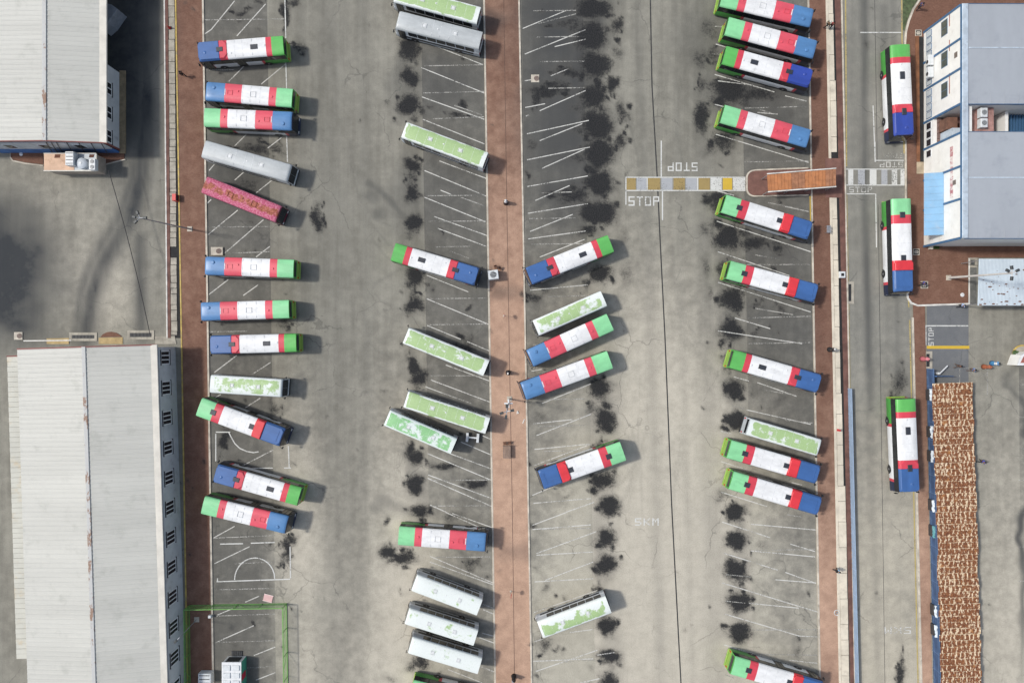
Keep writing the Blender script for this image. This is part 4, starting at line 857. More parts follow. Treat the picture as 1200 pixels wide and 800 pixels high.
# things along its north wall: kerb, grates, manhole
struct(poly_slab('kerb', [(28, 398.6), (84, 398.0), (84, 399.4), (28, 400)], -.02, .1, M_KERBW)); struct(poly_slab('apron', [(55, 396.5), (81, 396), (81, 403), (55, 403)], -.02, .07, mat('yellowed concrete', (.42, .31, .15), .9, .2, 1)))
struct(poly_slab('apron', [(116, 395.5), (144, 395), (144, 403), (116, 403)], -.02, .07, mat('yellowed concrete', (.42, .31, .15), .9, .2, 1))); struct(poly_slab('apron', [(118, 394.9), (121, 391.5), (126, 389), (131, 388.6), (137, 390), (141, 392.5), (143, 394.6)], -.02, .09, G_BRICK))
struct(poly_slab('apron', [(182, 394), (205, 393.5), (207, 403), (182, 403)], -.02, .08, M_SLAB))
def grate(label, x0, x1, y0, y1, n, m=M_DKMETAL):
    a, c = W(x0, y1), W(x1, y0); t = thing('drain_grate', label, 'drain', ((a.x + c.x) / 2, (a.y + c.y) / 2, .0)); w, d = (c.x - a.x) / 2, (c.y - a.y) / 2
    g = MB(M_SLAB); g.box(-w - .35, w + .35, -d - .35, -d, 0, .08); g.box(-w - .35, w + .35, d, d + .35, 0, .08); g.box(-w - .35, -w, -d + .002, d - .002, 0, .08); g.box(w, w + .35, -d + .002, d - .002, 0, .08); g.build('frame', t)
    g = MB(M_DARK); g.box(-w, w, -d, d, .006, .03); g.build('pit', t)
    for i in range(n): g = MB(m); xx = -w + 2 * w * (i + .5) / n; g.box(xx - .03, xx + .03, -d, d, .035, .07); g.build('bar', t)
grate('long dark drain grate at the head of the tyre tracks by the lower warehouse', 84.5, 111, 392.5, 396.5, 16); grate('dark drain grate with broken concrete beside the overhead wire end', 152.5, 178, 390, 394.8, 16)
def manhole(label, px, py, w, hh, z=.12):
    t = thing('manhole', label, 'manhole', W(px, py)); w /= S; hh /= S; g = MB(M_KERB); g.box(-w / 2, w / 2, -hh / 2, hh / 2, -.02, z, 0, .03); g.build('slab', t)
    g = MB(mat('manhole iron', (.16, .12, .10), .8, .3, 4)); r = min(w, hh) * .33; g.lathe([(r, z), (r, z + .03), (r * .8, z + .035)], 18, (w * .16 if w > hh else 0, 0, 0)); g.build('cover', t)
manhole('square manhole with round cover beside the dark smear at the left edge', 22, 393.5, 10, 9); manhole('white-rimmed square manhole among the oil stains right of the central pavement', 627.2, 92.3, 9.5, 9, .08); manhole('oblong beige slab with a round cover above a parked bus, left row', 255, 294.5, 14, 9.5, .25)

# ------------------------------------------------------------------ buildings on the right
C_WALL = mat('white wall panel', (.74, .73, .69), .6, .05, .6, grime=(.52, .48, .42), gr_amt=.3); C_TRIM = mat('blue steel trim', (.055, .13, .24), .5, .15, 2)
C_ROOF = mat('blue grey roof sheet', (.325, .345, .368), .55, .06, .2, grime=(.22, .24, .27), gr_amt=.4, sc3=(1.2, .25, 1)); C_PAR = mat('pale blue parapet', (.42, .48, .53), .5, .15, .9, grime=(.2, .22, .25), gr_amt=.5)
bc = thing('office_building', 'white-panelled two-storey building with blue trims and flat grey roofs', 'building')
X0 = W(1082, 0).x; HC = 8.0; yA1, yA0 = W(0, 39).y, W(0, 145).y; yB1, yB0 = W(0, 176).y, W(0, 289).y; XE = 86.0
for (a, c) in ((yA0, yA1), (yB0, yB1)):
    g = MB(C_WALL); g.box(X0 + .06, XE, a + .05, c - .05, -.02, HC - .25); g.build('wall', bc)
    rf = MB(C_ROOF); ya, yc = a - .05, c + .05; seam = (ya + yc) / 2 + (.7 if a > 20 else .9)
    rf.face([(X0 + .75, ya, HC), (XE, ya, HC - .06), (XE, seam, HC + .12), (X0 + .75, seam, HC + .18)]); rf.face([(X0 + .75, seam, HC + .18), (XE, seam, HC + .12), (XE, yc, HC - .06), (X0 + .75, yc, HC)])
    rf.face([(X0 + .75, ya, HC), (X0 + .75, ya, HC - .25), (XE, ya, HC - .25), (XE, ya, HC - .06)]); rf.face([(X0 + .75, yc, HC), (XE, yc, HC - .06), (XE, yc, HC - .25), (X0 + .75, yc, HC - .25)])
    ro = rf.build('roof', bc); s = MB(C_PAR); s.bar((X0 + .78, seam, HC + .16), (XE, seam, HC + .10), .16, .07); s.build('ridge_cap', ro)
    for k in range(16):
        s = MB(C_ROOF); xx = X0 + 1.9 + k * 1.75; s.box(xx, xx + .05, ya + .02, seam - .1, HC + .0, HC + .04); s.build('roof_seam', ro)
    s = MB(C_TRIM); s.box(X0 + .5, XE, ya - .06, ya - .01, HC - .3, HC + .06); s.box(X0 + .5, XE, yc + .01, yc + .06, HC - .3, HC + .06); s.build('roof_edge', ro)
s = MB(C_PAR); s.box(X0 - .02, X0 + .74, yB0 - .05, yA1 + .05, HC - .2, HC + .22, 0, .06); s.build('parapet', bc)
s = MB(C_TRIM); s.box(X0 - .06, X0 - .024, yB0 - .05, yA1 + .05, HC - .18, HC + .12); s.build('parapet_edge', bc)
ybA = [yA1, W(0, 75).y, W(0, 107).y, yA0]; ybB = [yB1, W(0, 212).y, W(0, 247).y, yB0]
for yb in (ybA, ybB):
    for i in range(3):
        for z0, z1 in ((.1, 1.95), (2.0, 3.85), (3.9, 5.9), (5.95, 7.75)):
            g = MB(C_WALL); g.box(X0, X0 + .06, yb[i + 1] + .08, yb[i] - .08, z0, z1); g.build('wall_panel', bc)
    for i, yy in enumerate(yb): g = MB(C_TRIM); g.box(X0 - .10, X0 + .05, yy - .14, yy + .14, 0, HC - .2); g.build('trim', bc)
for py in (33, 70, 106):
    yy = (400 - py) * .951 / S; g = MB(C_TRIM); g.box(X0 - .03, X0 + .02, yy - 1.0, yy + 1.0, 3.95, 5.25); f = g.build('window', bc)
    for k in (0, 1): g = MB(mat('olive window glass', (.09, .10, .085), .2, .2, 2)); g.box(X0 - .05, X0, yy - .92 + k * .94, yy - .04 + k * .96, 4.03, 5.17); g.build('pane', f)
for i in range(3):
    for k in range(4):
        ya = ybA[i] - .3 - k * (ybA[i] - ybA[i + 1] - .5) / 4; wd = (ybA[i] - ybA[i + 1] - .5) / 4 - .1
        g = MB(C_TRIM); g.box(X0 - .05, X0 + .0, ya - wd, ya, .75, 1.9); f = g.build('window', bc); g = MB(mat('pale blind glass', (.48, .53, .55), .3, .1, 2)); g.box(X0 - .065, X0 - .01, ya - wd + .08, ya - .08, .83, 1.82); g.build('pane', f)
for py, z0, z1, w in ((64, 6.6, 7.2, .7), (213, 6.3, 6.9, .6)):
    yy = (400 - py) * .925 / S; g = MB(mat('brown vent louver', (.16, .13, .11), .7, .2, 3)); g.box(X0 - .03, X0 + .02, yy - w / 2, yy + w / 2, z0, z1); g.build('wall_vent', bc)
def stain_mat():
    m, t, p = newmat('faded red sign band'); v = t.coord(); n = t.noise(v, 1.6, 5, .7, (1, 1, .4))
    t.l.new(t.mix(t.step(n, .42, .60), (.70, .64, .60), (.40, .16, .17)), p.inputs['Base Color']); p.inputs['Roughness'].default_value = .7; return m
g = MB(stain_mat()); g.box(X0 - .02, X0 + .03, W(0, 232, 6).y, W(0, 172, 6).y, 5.75, 6.35); g.build('sign_band', bc)
g = MB(mat('red rust streak', (.36, .16, .13), .8, .3, 2)); [g.box(X0 - .012, X0 + .03, (400 - a) * .94 / S, (400 - c) * .94 / S, 5.55, 5.72) for a, c in ((31, 14), (60, 47), (110, 86))]; g.build('rust_streak', bc)
# recess between the two blocks
g = MB([mat('dark shaft floor', (.05, .036, .028), .9, .3), C_WALL]); g.box(X0 + 1.0, XE, yB1 + .01, yA0 - .01, -.02, 2.0); g.build('courtyard_floor', bc)
g = MB(C_WALL); g.box(X0 + .02, X0 + .5, yB1 + .01, yA0 - .01, -.02, 2.2); g.build('front_wall', bc)
for k in range(4):
    py = [147.5, 157.5, 167, 180][k]
    yy = (400 - py) * .985 / S; g = MB(FRAME_W); g.box(X0 - .05, X0 + .0, yy - .52, yy + .52, .75, 1.85); f = g.build('window', bc); g = MB(GLASS_D); g.box(X0 - .075, X0 - .02, yy - .42, yy + .42, .85, 1.75); g.build('pane', f)
g = MB(mat('brown shutter', (.16, .10, .085), .7, .25, 3))
for k in range(5): g.box(X0 + .5, X0 + .98, yB1 + .2 + k * .7, yB1 + .82 + k * .7, -.02, 2.5 + (k % 2) * .03)
g.build('shutter_wall', bc)
a = W(1147, 154, 6.4); c = W(1164.5, 124, 6.4); g = MB(mat('pink brick block', (.36, .20, .17), .85, .3, 1.2, grime=(.42, .33, .28), gr_amt=.6)); g.box(a.x, c.x, yB1 + .02, yA0 - .02, -.02, 6.4); g.build('brick_block', bc)
a = W(1134.5, 154, 7.4); c = W(1139, 124, 7.4); g = MB(C_WALL); g.box(a.x, c.x, yB1 + .02, yA0 - .02, 7.1, 7.4); g.build('beam', bc)
g = MB(C_PAR); a = W(1116, 0, 5.0); c = W(1134, 0, 5.0); g.box(a.x, c.x, yB1 + .15, yB1 + 1.5, 2.0, 5.0); g.build('balcony_slab', bc)
g = MB(mat('rusty stair', (.15, .075, .05), .9, .3, 2)); a = W(1110, 0, 4.2); c = W(1122, 0, 4.2); g.box(a.x, c.x, yB1 + 1.6, yA0 - .5, 2.0, 4.2); g.build('stair_landing', bc)
a = W(1178, 0, 5); g = MB(C_WALL); g.box(a.x, a.x + .4, yB1 + .02, yA0 - .02, 2, 5); g.build('inner_wall', bc)
for k in range(8):
    xx = W(1185 + k * 3.4, 0, 4).x
    g = MB(C_TRIM); g.box(xx, xx + .09, yB1 + .05, yA0 - .05, 3.6, 4.0); g.build('louver_frame', bc)
for yy in (149.2 - 16, 149.2): box_unit('air_conditioner', 'white air conditioner on the pink block between the grey roofs, %s of the pair' % ('upper' if yy < 140 else 'lower'), 'air conditioner', 1149.6, 1157.6, yy - (7 if yy < 140 else 10.5), yy + (4 if yy < 140 else 0), 6.4, 7.1, M_ACW, 1, 'air conditioners on the pink block')
for yy, lab in ((72, 'white wall-hung air conditioner on the facade, upper of the two'), (86, 'white wall-hung air conditioner on the facade, lower of the two')):
    c = W(1093.5, yy, 2.0); t = thing('air_conditioner', lab, 'air conditioner', (X0 - .45, c.y, 1.9), 0, 'air conditioners hung on the facade')
    g = MB(M_ACW); g.box(-.36, .36, -.7, .7, 0, .62, 0, .04); g.build('casing', t); g = MB(M_DKMETAL); g.lathe([(.25, -.375), (.25, -.36)], 12, (0, -.2, .32), 'x'); g.build('fan_grille', t); g = MB(M_DKMETAL); g.box(-.3, .38, -.6, -.55, -.08, -.0); g.box(-.3, .38, .55, .6, -.08, -.0); g.build('bracket', t)
# blue awning
aw = thing('awning', 'sloping sky-blue sheet awning on the white facade', 'awning'); a = W(1083, 203, 3.9); c = W(1105, 275, 4.6); xr = X0 - .02
P_AWN = mat('sky blue sheet', (.20, .37, .54), .5, .08, .5, grime=(.33, .39, .45), gr_amt=.5)
n = 9
for i in range(n):
    y0 = c.y + (a.y - c.y) * i / n; y1 = c.y + (a.y - c.y) * (i + 1) / n - .02
    g = MB(P_AWN); g.face([(a.x, y0, 3.9), (xr, y0, 4.5), (xr, y1, 4.5), (a.x, y1, 3.9)]); g.face([(a.x, y0, 3.85), (a.x, y1, 3.85), (xr, y1, 4.45), (xr, y0, 4.45)]); g.face([(a.x, y0, 3.85), (a.x, y0, 3.9), (a.x, y1, 3.9), (a.x, y1, 3.85)][::-1]); g.build('awning_sheet', aw)
for k in range(4):
    g = MB(M_METAL); yy = c.y + .3 + (a.y - c.y - .6) * k / 3; g.bar((a.x + .05, yy, 3.75), (xr, yy, 4.36), .06, .07); g.build('bracket', aw)
# planter and items south of the office
g = MB(M_CREAM); k2 = [(1087, 283), (1090, 281.5), (1092, 291.5), (1088, 292.5)]
pl = thing('planter', 'concrete-edged planter of grass under the south end of the white building', 'planter', W(1096, 287))
o = pl.location
g = MB(M_CREAM); q = [W(*p) - o for p in [(1087.5, 278), (1091, 278), (1091, 292.5), (1087, 292.5)]]; g.prism([(p.x, p.y) for p in q], 0, .5); g.build('edging', pl)
g = MB(mat('planter grass', (.06, .10, .025), .95, .5, 3)); q = [W(*p) - o for p in [(1091.1, 279), (1099.5, 279), (1099.5, 292), (1091.1, 292)]]; g.prism([(p.x, p.y) for p in q], 0, .22); g.build('grass_bed', pl)
rnd = random.Random(3); g = MB(mat('grass blades', (.075, .14, .03), .8, .4, 3))
for i in range(420):
    x = rnd.uniform(q[0].x + .05, q[1].x - .05); yy = rnd.uniform(q[2].y + .05, q[0].y - .05); r = rnd.uniform(0, 6.3); hh = rnd.uniform(.12, .34); dx, dy = .03 * math.cos(r), .03 * math.sin(r)
    g.face([(x - dx, yy - dy, .2), (x + dx, yy + dy, .2), (x + dy * 2 + .03, yy - dx * 2, .2 + hh)])
stuff(g.build('grass_blades', pl))
box_unit('air_conditioner', 'small white unit standing by the planter south of the white building', 'air conditioner', 1112.5, 1121, 278, 282.5, .12, .9, M_ACW, 0, None, 2)
struct(poly_slab('kerb', [(1104, 287.5), (1175, 287), (1175, 288.4), (1104, 289)], .1, .2, M_KERB))
# light blue corrugated canopy
R_BLUE = mat('light blue corrugated sheet', (.46, .52, .56), .55, .05, .5, grime=(.36, .43, .48), gr_amt=.4); R_RUSTS = mat('rust spot', (.17, .09, .06), .9, .3, 3)
cn = thing('canopy', 'pale blue corrugated canopy roof with rust spots, right edge of the photo', 'canopy'); hcn = 3.6; a = W(1145.5, 358, hcn); c = W(1275, 303.5, hcn); n = 20
for i in range(n):
    x0 = a.x + (c.x - a.x) * i / n; x1 = a.x + (c.x - a.x) * (i + 1) / n; g = MB(R_BLUE); m = 4; dx = (x1 - x0) / m
    for k in range(m):
        xx = x0 + k * dx
        for (p, hp), (q2, hq) in zip([(0, 0), (.45, 0), (.6, .05), (.85, .05)], [(.45, 0), (.6, .05), (.85, .05), (1, 0)]):
            g.face([(xx + p * dx, a.y, hcn + hp), (xx + q2 * dx, a.y, hcn + hq), (xx + q2 * dx, c.y, hcn + .25 + hq), (xx + p * dx, c.y, hcn + .25 + hp)])
    g.build('roof_sheet', cn)
g = MB(R_RUSTS); rnd = random.Random(11)
for i in range(60):
    t = rnd.random() ** 1.5; xx = a.x + rnd.uniform(.1, 14 if i > 20 else 6); yy = a.y + .1 + t * (c.y - a.y - .4) * .8; w = rnd.uniform(.05, .22); z = hcn + .055 + .25 * (yy - a.y) / (c.y - a.y)
    g.prism([(xx - w, yy - w * .4), (xx + w * .7, yy - w * .5), (xx + w, yy + w * .3), (xx - w * .5, yy + w * .5)], z, z + .006)
g.build('rust_spot', cn)
g = MB(M_METAL)
for xx in (a.x + .15, a.x + 8, a.x + 15): g.tube((xx, a.y + .2, 0), (xx, a.y + .2, hcn - .1), .06); g.tube((xx, c.y - .2, 0), (xx, c.y - .2, hcn + .1), .06)
g.bar((a.x, a.y + .2, hcn - .12), (c.x, a.y + .2, hcn - .12), .08, .1); g.bar((a.x, c.y - .2, hcn + .1), (c.x, c.y - .2, hcn + .1), .08, .1); g.build('frame', cn)
struct(poly_slab('drain_channel', [(1136.5, 304), (1144, 304), (1144, 357), (1136.5, 357)], -.02, .06, mat('dim channel concrete', (.13, .13, .12), .9, .3, 1)))
grate('small dark pit at the upper left corner of the pale blue canopy', 1137, 1142, 304.5, 310.5, 4); grate('small dark pit at the lower plaza corner above the driveway', 1083.5, 1089, 345.5, 350.5, 4)
grate('long dark slot beside the blue gate at the driveway', 1085.2, 1089.2, 414.5, 429.5, 3)
def plaza_grate(label, px, py, w):
    t = thing('drain_grate', label, 'drain', W(px, py) + Vector((0, 0, .12))); w /= S * 2
    g = MB(M_KERB); g.box(-w, w, -w, -w + .09, 0, .05); g.box(-w, w, w - .09, w, 0, .05); g.box(-w, -w + .09, -w + .09, w - .09, 0, .05); g.box(w - .09, w, -w + .09, w - .09, 0, .05); g.box(-w + .09, w - .09, -.04, .04, .0, .048); g.build('frame', t)
    g = MB(M_DARK); g.box(-w + .09, w - .09, -w + .09, w - .09, .001, .012); g.build('pit', t); g = MB(M_KERB); g.box(-w * .5, w * .5, -w * .5, -.06, .012, .04); g.box(-w * .5, w * .5, .06, w * .5, .012, .04); g.build('cover', t)
plaza_grate('square four-hole grate beside the front of the second right-road bus', 1082.5, 333.8, 8.5); plaza_grate('square grate half beside the middle of the second right-road bus', 1073, 295.3, 7.5); plaza_grate('small square grate at the top end of the dark facade slot', 1075.5, 39.5, 7.5)
# dark slot along the facade
struct(poly_slab('area_drain', [(1076.2, 44), (1081.8, 44), (1082, 190), (1077.5, 190)], .119, .126, M_DARK)); struct(poly_slab('kerb_edging', [(1072, 43), (1076, 43), (1077.3, 190), (1073.5, 190)], .1, .2, mat('rust brown edging', (.20, .085, .04), .9, .3, 1)))
struct(poly_slab('step', [(1073.5, 190.2), (1081.8, 190.2), (1081.8, 204), (1073.5, 204)], .1, .16, mat('tan step', (.36, .29, .20), .9, .2, 1)))
# rusty shed, lower right
def rust_mat():
    m, t, p = newmat('rusty corrugated sheet'); v = t.coord(); oi = t.add('ShaderNodeObjectInfo')
    vv = t.add('ShaderNodeVectorMath', operation='ADD'); cb = t.add('ShaderNodeCombineXYZ'); t.l.new(t.math('MULTIPLY', oi.outputs['Random'], 91), cb.inputs[0]); t.l.new(t.math('MULTIPLY', oi.outputs['Random'], 37), cb.inputs[1])
    t.l.new(v, vv.inputs[0]); t.l.new(cb.outputs[0], vv.inputs[1]); vv = vv.outputs[0]
    n = t.noise(vv, 1.0, 4, .6, (4.6, 1.6, 1)); n2 = t.noise(vv, 5, 5, .7); n3 = t.noise(vv, .35, 3)
    xyz = t.add('ShaderNodeSeparateXYZ'); t.l.new(v, xyz.inputs[0])
    edge = t.step(t.math('ABSOLUTE', xyz.outputs[1]), .34, .44)       # laps stay pale, sheet middles rust
    k = t.math('ADD', t.math('ADD', t.math('MULTIPLY', n, .75), t.math('MULTIPLY', n2, .25)), t.math('ADD', t.math('MULTIPLY', edge, .13), t.math('MULTIPLY', n3, .18)))
    wv = t.math('SINE', t.math('ADD', t.math('MULTIPLY', xyz.outputs[0], 10.2), t.math('MULTIPLY', t.noise(vv, 1.1, 3), 9.0)))
    k = t.math('ADD', k, t.math('MULTIPLY', wv, .055)); f = t.math('SUBTRACT', 1.0, t.step(k, .615, .685))
    pale = t.mix(t.step(n2, .35, .65), (.54, .39, .23), (.66, .55, .40)); rust = t.mix(t.step(n2, .38, .62), (.095, .030, .012), (.255, .100, .036))
    c = t.mix(f, pale, rust); c = t.mix(t.math('MULTIPLY', t.step(t.noise(vv, .9, 4), .60, .72), .6), c, (.42, .19, .06))
    t.l.new(c, p.inputs['Base Color']); p.inputs['Roughness'].default_value = .85; return m
R_RUST = rust_mat()
sh = thing('shed', 'long narrow shed with a rusty corrugated roof beside the right road', 'shed'); hs = 1.9
TL_, TR_, BL_ = W(1092, 449.5, hs), W(1139.5, 449.5, hs), W(1103.5, 815, hs)
sh.location = (TL_.x, TL_.y, 0); sh.rotation_euler = (0, 0, math.atan2(BL_.x - TL_.x, -(BL_.y - TL_.y))); wS = (TR_ - TL_).length; lS = (BL_ - TL_).length
rows = 51; dp = lS / rows; sheet_me = []
for var in range(3):
    g = MB(R_RUST); nc = 30; dx = wS / nc; rr = random.Random(var)
    for i in range(nc):
        xx = i * dx
        for p, q2 in ((0, .5), (.5, 1)):
            h0 = .05 * (p == .5); h1 = .05 * (q2 == .5)
            g.face([(xx + p * dx, -dp * .53, .0 + h0), (xx + q2 * dx, -dp * .53, h1), (xx + q2 * dx, dp * .53, .045 + h1), (xx + p * dx, dp * .53, .045 + h0)])
    sheet_me.append(g.mesh('roof_sheet'))
for i in range(rows):
    o = link('roof_sheet', sheet_me[i % 3], sh, (random.uniform(-.12, .12), -dp * (i + .5), hs + random.uniform(0, .025)), random.uniform(-.004, .004))
g = MB(mat('shed wall', (.20, .20, .19), .8, .2)); g.box(1.0, wS - .3, -lS + .2, -.3, -.02, hs - .12); g.build('wall', sh)
# blue sheet fence west of the shed and along the road
P_FENCE = mat('blue fence sheet', (.25, .33, .43), .5, .12, .8, grime=(.28, .36, .46), gr_amt=.5); P_FENCE2 = mat('dark blue fence sheet', (.045, .085, .17), .6, .25, .8, grime=(.14, .20, .28), gr_amt=.7)
def fence(label, pa, pb, hgt, pitch, m, rail, group=None, ribs=6):
    A_, B_ = W(*pa), W(*pb); d = (B_ - A_); L = d.length; n = max(1, round(L / pitch)); t = thing('fence', label, 'fence', A_, math.atan2(d.y, d.x), group); st = L / n
    for i in range(n + 1): g = MB(rail); g.box(i * st - .035, i * st + .035, -.04, .04, -.02, hgt + .06); g.build('post', t)
    g = MB(m); x = .04; w = (st - .08)
    for k in range(ribs):
        a = x + w * k / ribs; c = x + w * (k + 1) / ribs
        g.box(a, c - w / ribs * .35, -.012, .012, .08, hgt); g.box(c - w / ribs * .35, c, -.03, .0, .08, hgt)
    me = g.mesh('fence_panel')
    for i in range(n): link('fence_panel', me, t, (i * st, 0, 0))
    g = MB(rail); g.box(0, L, -.05, -.032, .4, .46); g.box(0, L, -.05, -.032, hgt - .3, hgt - .24); g.box(0, L, -.03, .03, hgt + .005, hgt + .05); g.build('rail', t); return t
fence('light blue sheet fence along the near edge of the right road', (993.3, 455), (1004, 905), 1.1, 3.5, P_FENCE, mat('pale blue rail', (.33, .43, .56), .5, .1))
fence('dark blue sheet fence between the pavement and the rusty shed', (1085.4, 432), (1095.8, 905), 1.65, 2.4, P_FENCE2, mat('dull blue rail', (.10, .17, .30), .6, .1))
# blue gate, barrier and tarpaulin bits
gt = thing('gate', 'small open blue gate leaf at the head of the dark blue fence', 'gate', W(1088, 440)); g = MB(P_FENCE2); g.box(0, 2.4, -.04, .04, .1, 1.7); g.build('gate_sheet', gt); g = MB(mat('blue rail', (.10, .2, .42), .5, .1)); g.box(-.06, .0, -.06, .06, 0, 1.9); g.box(0.002, 2.45, -.055, -.042, 1.5, 1.6); g.box(0.002, 2.45, -.055, -.042, .3, .4); g.build('frame', gt)
br = thing('barrier', 'short white barrier arm beside the open blue gate', 'barrier', W(1096, 437)); g = MB(M_ACW); g.box(-.15, .15, -.15, .15, 0, .9, 0, .03); g.build('post', br); g = MB(FRAME_W); g.bar((0, 0, .95), (1.05, 1.05, .95), .12, .1); g.build('arm', br)
rnd = random.Random(5)
for i, py in enumerate((462, 505, 533, 590, 620, 712, 735)):
    x = 1087.3 + (py - 432) * .0208; t = thing('tarpaulin', ['crumpled white sheet at the top end of the dark blue fence', 'crumpled white sheet second along the dark blue fence', 'white sheet by the shed beside the waiting person', 'pale sheet tucked by the fence midway along the shed', 'teal sheet tucked between fence and shed', 'round crumpled white sheet low along the dark blue fence', 'lowest white sheet between fence and shed'][i], 'tarpaulin', W(x - 2.2, py), -1.55 + PI / 2)
    m = mat('teal sheet', (.10, .28, .30), .6, .2) if i == 4 else mat('white plastic sheet', (.55, .60, .64), .5, .12, 2); g = MB(m); R = []
    for a in range(9):
        row = [(rnd.uniform(-.05, .05) + (bq - 2) * .11, (a - 4) * .20 + rnd.uniform(-.06, .06), 1.2 + rnd.uniform(0, .28) - abs(bq - 2) * .12) for bq in range(5)]; R.append(row)
    for a in range(8):
        for bq in range(4): g.face([R[a][bq], R[a][bq + 1], R[a + 1][bq + 1], R[a + 1][bq]])
    g.build('sheet', t, smooth=True); g = MB(M_DKMETAL); g.box(-.2, .2, -.75, .75, 0, .95, 0, .03); g.build('crate', t)
# covered walkway over the island
P_TERRA = mat('orange terracotta sheet', (.42, .17, .065), .7, .18, 1.2, grime=(.25, .10, .05), gr_amt=.6); P_TERRA2 = mat('worn brown sheet', (.33, .15, .075), .8, .25, 2.0, grime=(.2, .09, .05), gr_amt=.6)
wk = thing('walkway_canopy', 'orange slatted canopy over the brick crossing island', 'canopy'); hw = 2.6
q = [W(x, y, hw) for x, y in [(899, 205), (979.5, 198.5), (979.5, 217.8), (900, 224)]]; n = 20
for i in range(n):
    a = q[0].lerp(q[1], i / n); c = q[0].lerp(q[1], (i + 1) / n - .004); d = q[3].lerp(q[2], i / n); e = q[3].lerp(q[2], (i + 1) / n - .004); up = Vector((0, 0, .06 + .05 * (i % 2)))
    g = MB(P_TERRA2 if i in (7, 8, 9, 10, 17, 18, 19) else P_TERRA)
    pts = [a, c, e, d]; top = [p + up for p in pts]; g.face(top[::-1]); g.face(pts)
    for k in range(4): g.face([pts[k], pts[(k + 1) % 4], top[(k + 1) % 4], top[k]][::-1])
    g.build('roof_slat', wk)
g = MB(M_KERBW)
for a, c in ((q[0], q[1]), (q[3], q[2])):
    s2 = Vector((0, .12 if a is q[0] else -.12, 0)); g.bar(a + s2 - Vector((0, 0, .08)), c + s2 - Vector((0, 0, .08)), .14, .22)
g.build('edge_beam', wk); g = MB(M_METAL)
for f in (.02, .34, .66, .97):
    for a, c in ((q[0], q[1]), (q[3], q[2])): p = a.lerp(c, f); g.tube((p.x, p.y, .12), (p.x, p.y, hw - .02), .06); 
g.build('post', wk)

# ------------------------------------------------------------------ green enclosure and its cabins, lower left
P_GF = mat('green fence paint', (.15, .36, .075), .5, .15, 2)
def mesh_fence(label, pts, hgt):
    P = [W(*p) for p in pts]; t = thing('fence', label, 'fence', P[0]); o = P[0]; rails = MB(P_GF); base = MB(P_GF); wire = MB(P_GF); brace = MB(P_GF)
    for a, c in zip(P[:-1], P[1:]):
        a, c = a - o, c - o; L = (c - a).length; n = max(2, round(L / 3.4)); rails.bar(a + Vector((0, 0, hgt)), c + Vector((0, 0, hgt)), .09, .09); base.bar(a + Vector((0, 0, .06)), c + Vector((0, 0, .06)), .07, .07)
        for i in range(n): 
            p = a.lerp(c, i / n); g = MB(P_GF); g.tube(p + Vector((0, 0, -.02)), p + Vector((0, 0, hgt)), .05); g.build('post', t)
            if i % 2 == 0: brace.tube(p + Vector((0, 0, .1)), a.lerp(c, (i + .5) / n) + Vector((0, 0, hgt)), .03, None, 6)
        k = int(L / .16)
        for i in range(1, k): p = a.lerp(c, i / k); wire.tube(p + Vector((0, 0, .12)), p + Vector((0, 0, hgt)), .011, None, 3, 0, False)
        for j in range(1, 9): wire.bar(a + Vector((0, 0, .12 + j * .17)), c + Vector((0, 0, .12 + j * .17)), .014, .014)
    rails.build('top_rail', t); base.build('bottom_rail', t); brace.build('brace', t); stuff(wire.build('wire_mesh', t))
mesh_fence('green wire-mesh fence round three sides of the corner enclosure', [(224.5, 905), (222.5, 708.5), (336, 706.5), (339, 905)], 1.7)
kb = thing('cabin', 'low white cabin with panelled roof and green side inside the green fence', 'cabin'); hk = 2.0; a = W(260.3, 835, hk); c = W(282, 776, hk)
g = MB([C_WALL, mat('teal green panel', (.06, .30, .20), .5, .1)]); g.box(a.x, c.x, a.y, c.y, -.02 + .05, hk - .1, 0); g.build('wall', kb); g = MB(mat('teal green panel', (.06, .30, .20), .5, .1)); g.box(c.x, c.x + .05, a.y + 1.4, c.y, .1, hk - .12); g.build('side_panel', kb)
g = MB(mat('red stripe', (.50, .03, .06), .5, .1)); g.prism([(c.x + .05, c.y - 2.6), (c.x + .07, c.y - 2.6), (c.x + .07, c.y - 1.7), (c.x + .05, c.y - 1.7)], .4, hk - .2); g.build('red_panel', kb)
g = MB(FRAME_W); g.box(a.x - .06, c.x + .06, a.y, c.y + .05, hk - .1, hk - .02); g.build('roof', kb)
for i in range(6):
    for j in range(2):
        w = (c.x - a.x) / 2; x0 = a.x + j * w + .12; y1 = c.y - .35 - i * 1.02; g = MB(M_ACW); g.box(x0, x0 + w - .24, y1 - .72, y1, hk - .02, hk + .10, 0, .05); g.build('roof_panel', kb)
g = MB(M_DARK); g.box(a.x + .35, c.x - .35, c.y + .045, c.y + .09, .5, 1.75); g.build('window', kb)
pt = thing('pallet', 'dark slatted pallet lying in front of the white panelled cabin', 'pallet', W(278, 765))
for i in range(6): g = MB(M_DKMETAL); g.box(-.72 + i * .25, -.72 + i * .25 + .16, -.36, .36, .1, .15); g.build('slat', pt)
for yy in (-.34, .26): g = MB(M_TRIM); g.box(-.75, .75, yy, yy + .1, .0, .099); g.build('bearer', pt)
box_unit('equipment_box', 'white equipment box on a pale plate at the bottom of the fenced enclosure', 'box', 232, 247, 789, 802, .16, 1.2, M_ACW, 0, None, 3)
struct(poly_slab('apron', [(233, 787.5), (249.5, 787), (249.5, 803), (233, 803)], .1, .155, M_KERBW))
box_unit('electrical_box', 'tiny bright white box on the pavement in the fenced enclosure', 'box', 243.6, 247, 721, 724.2, .12, .6, FRAME_W)
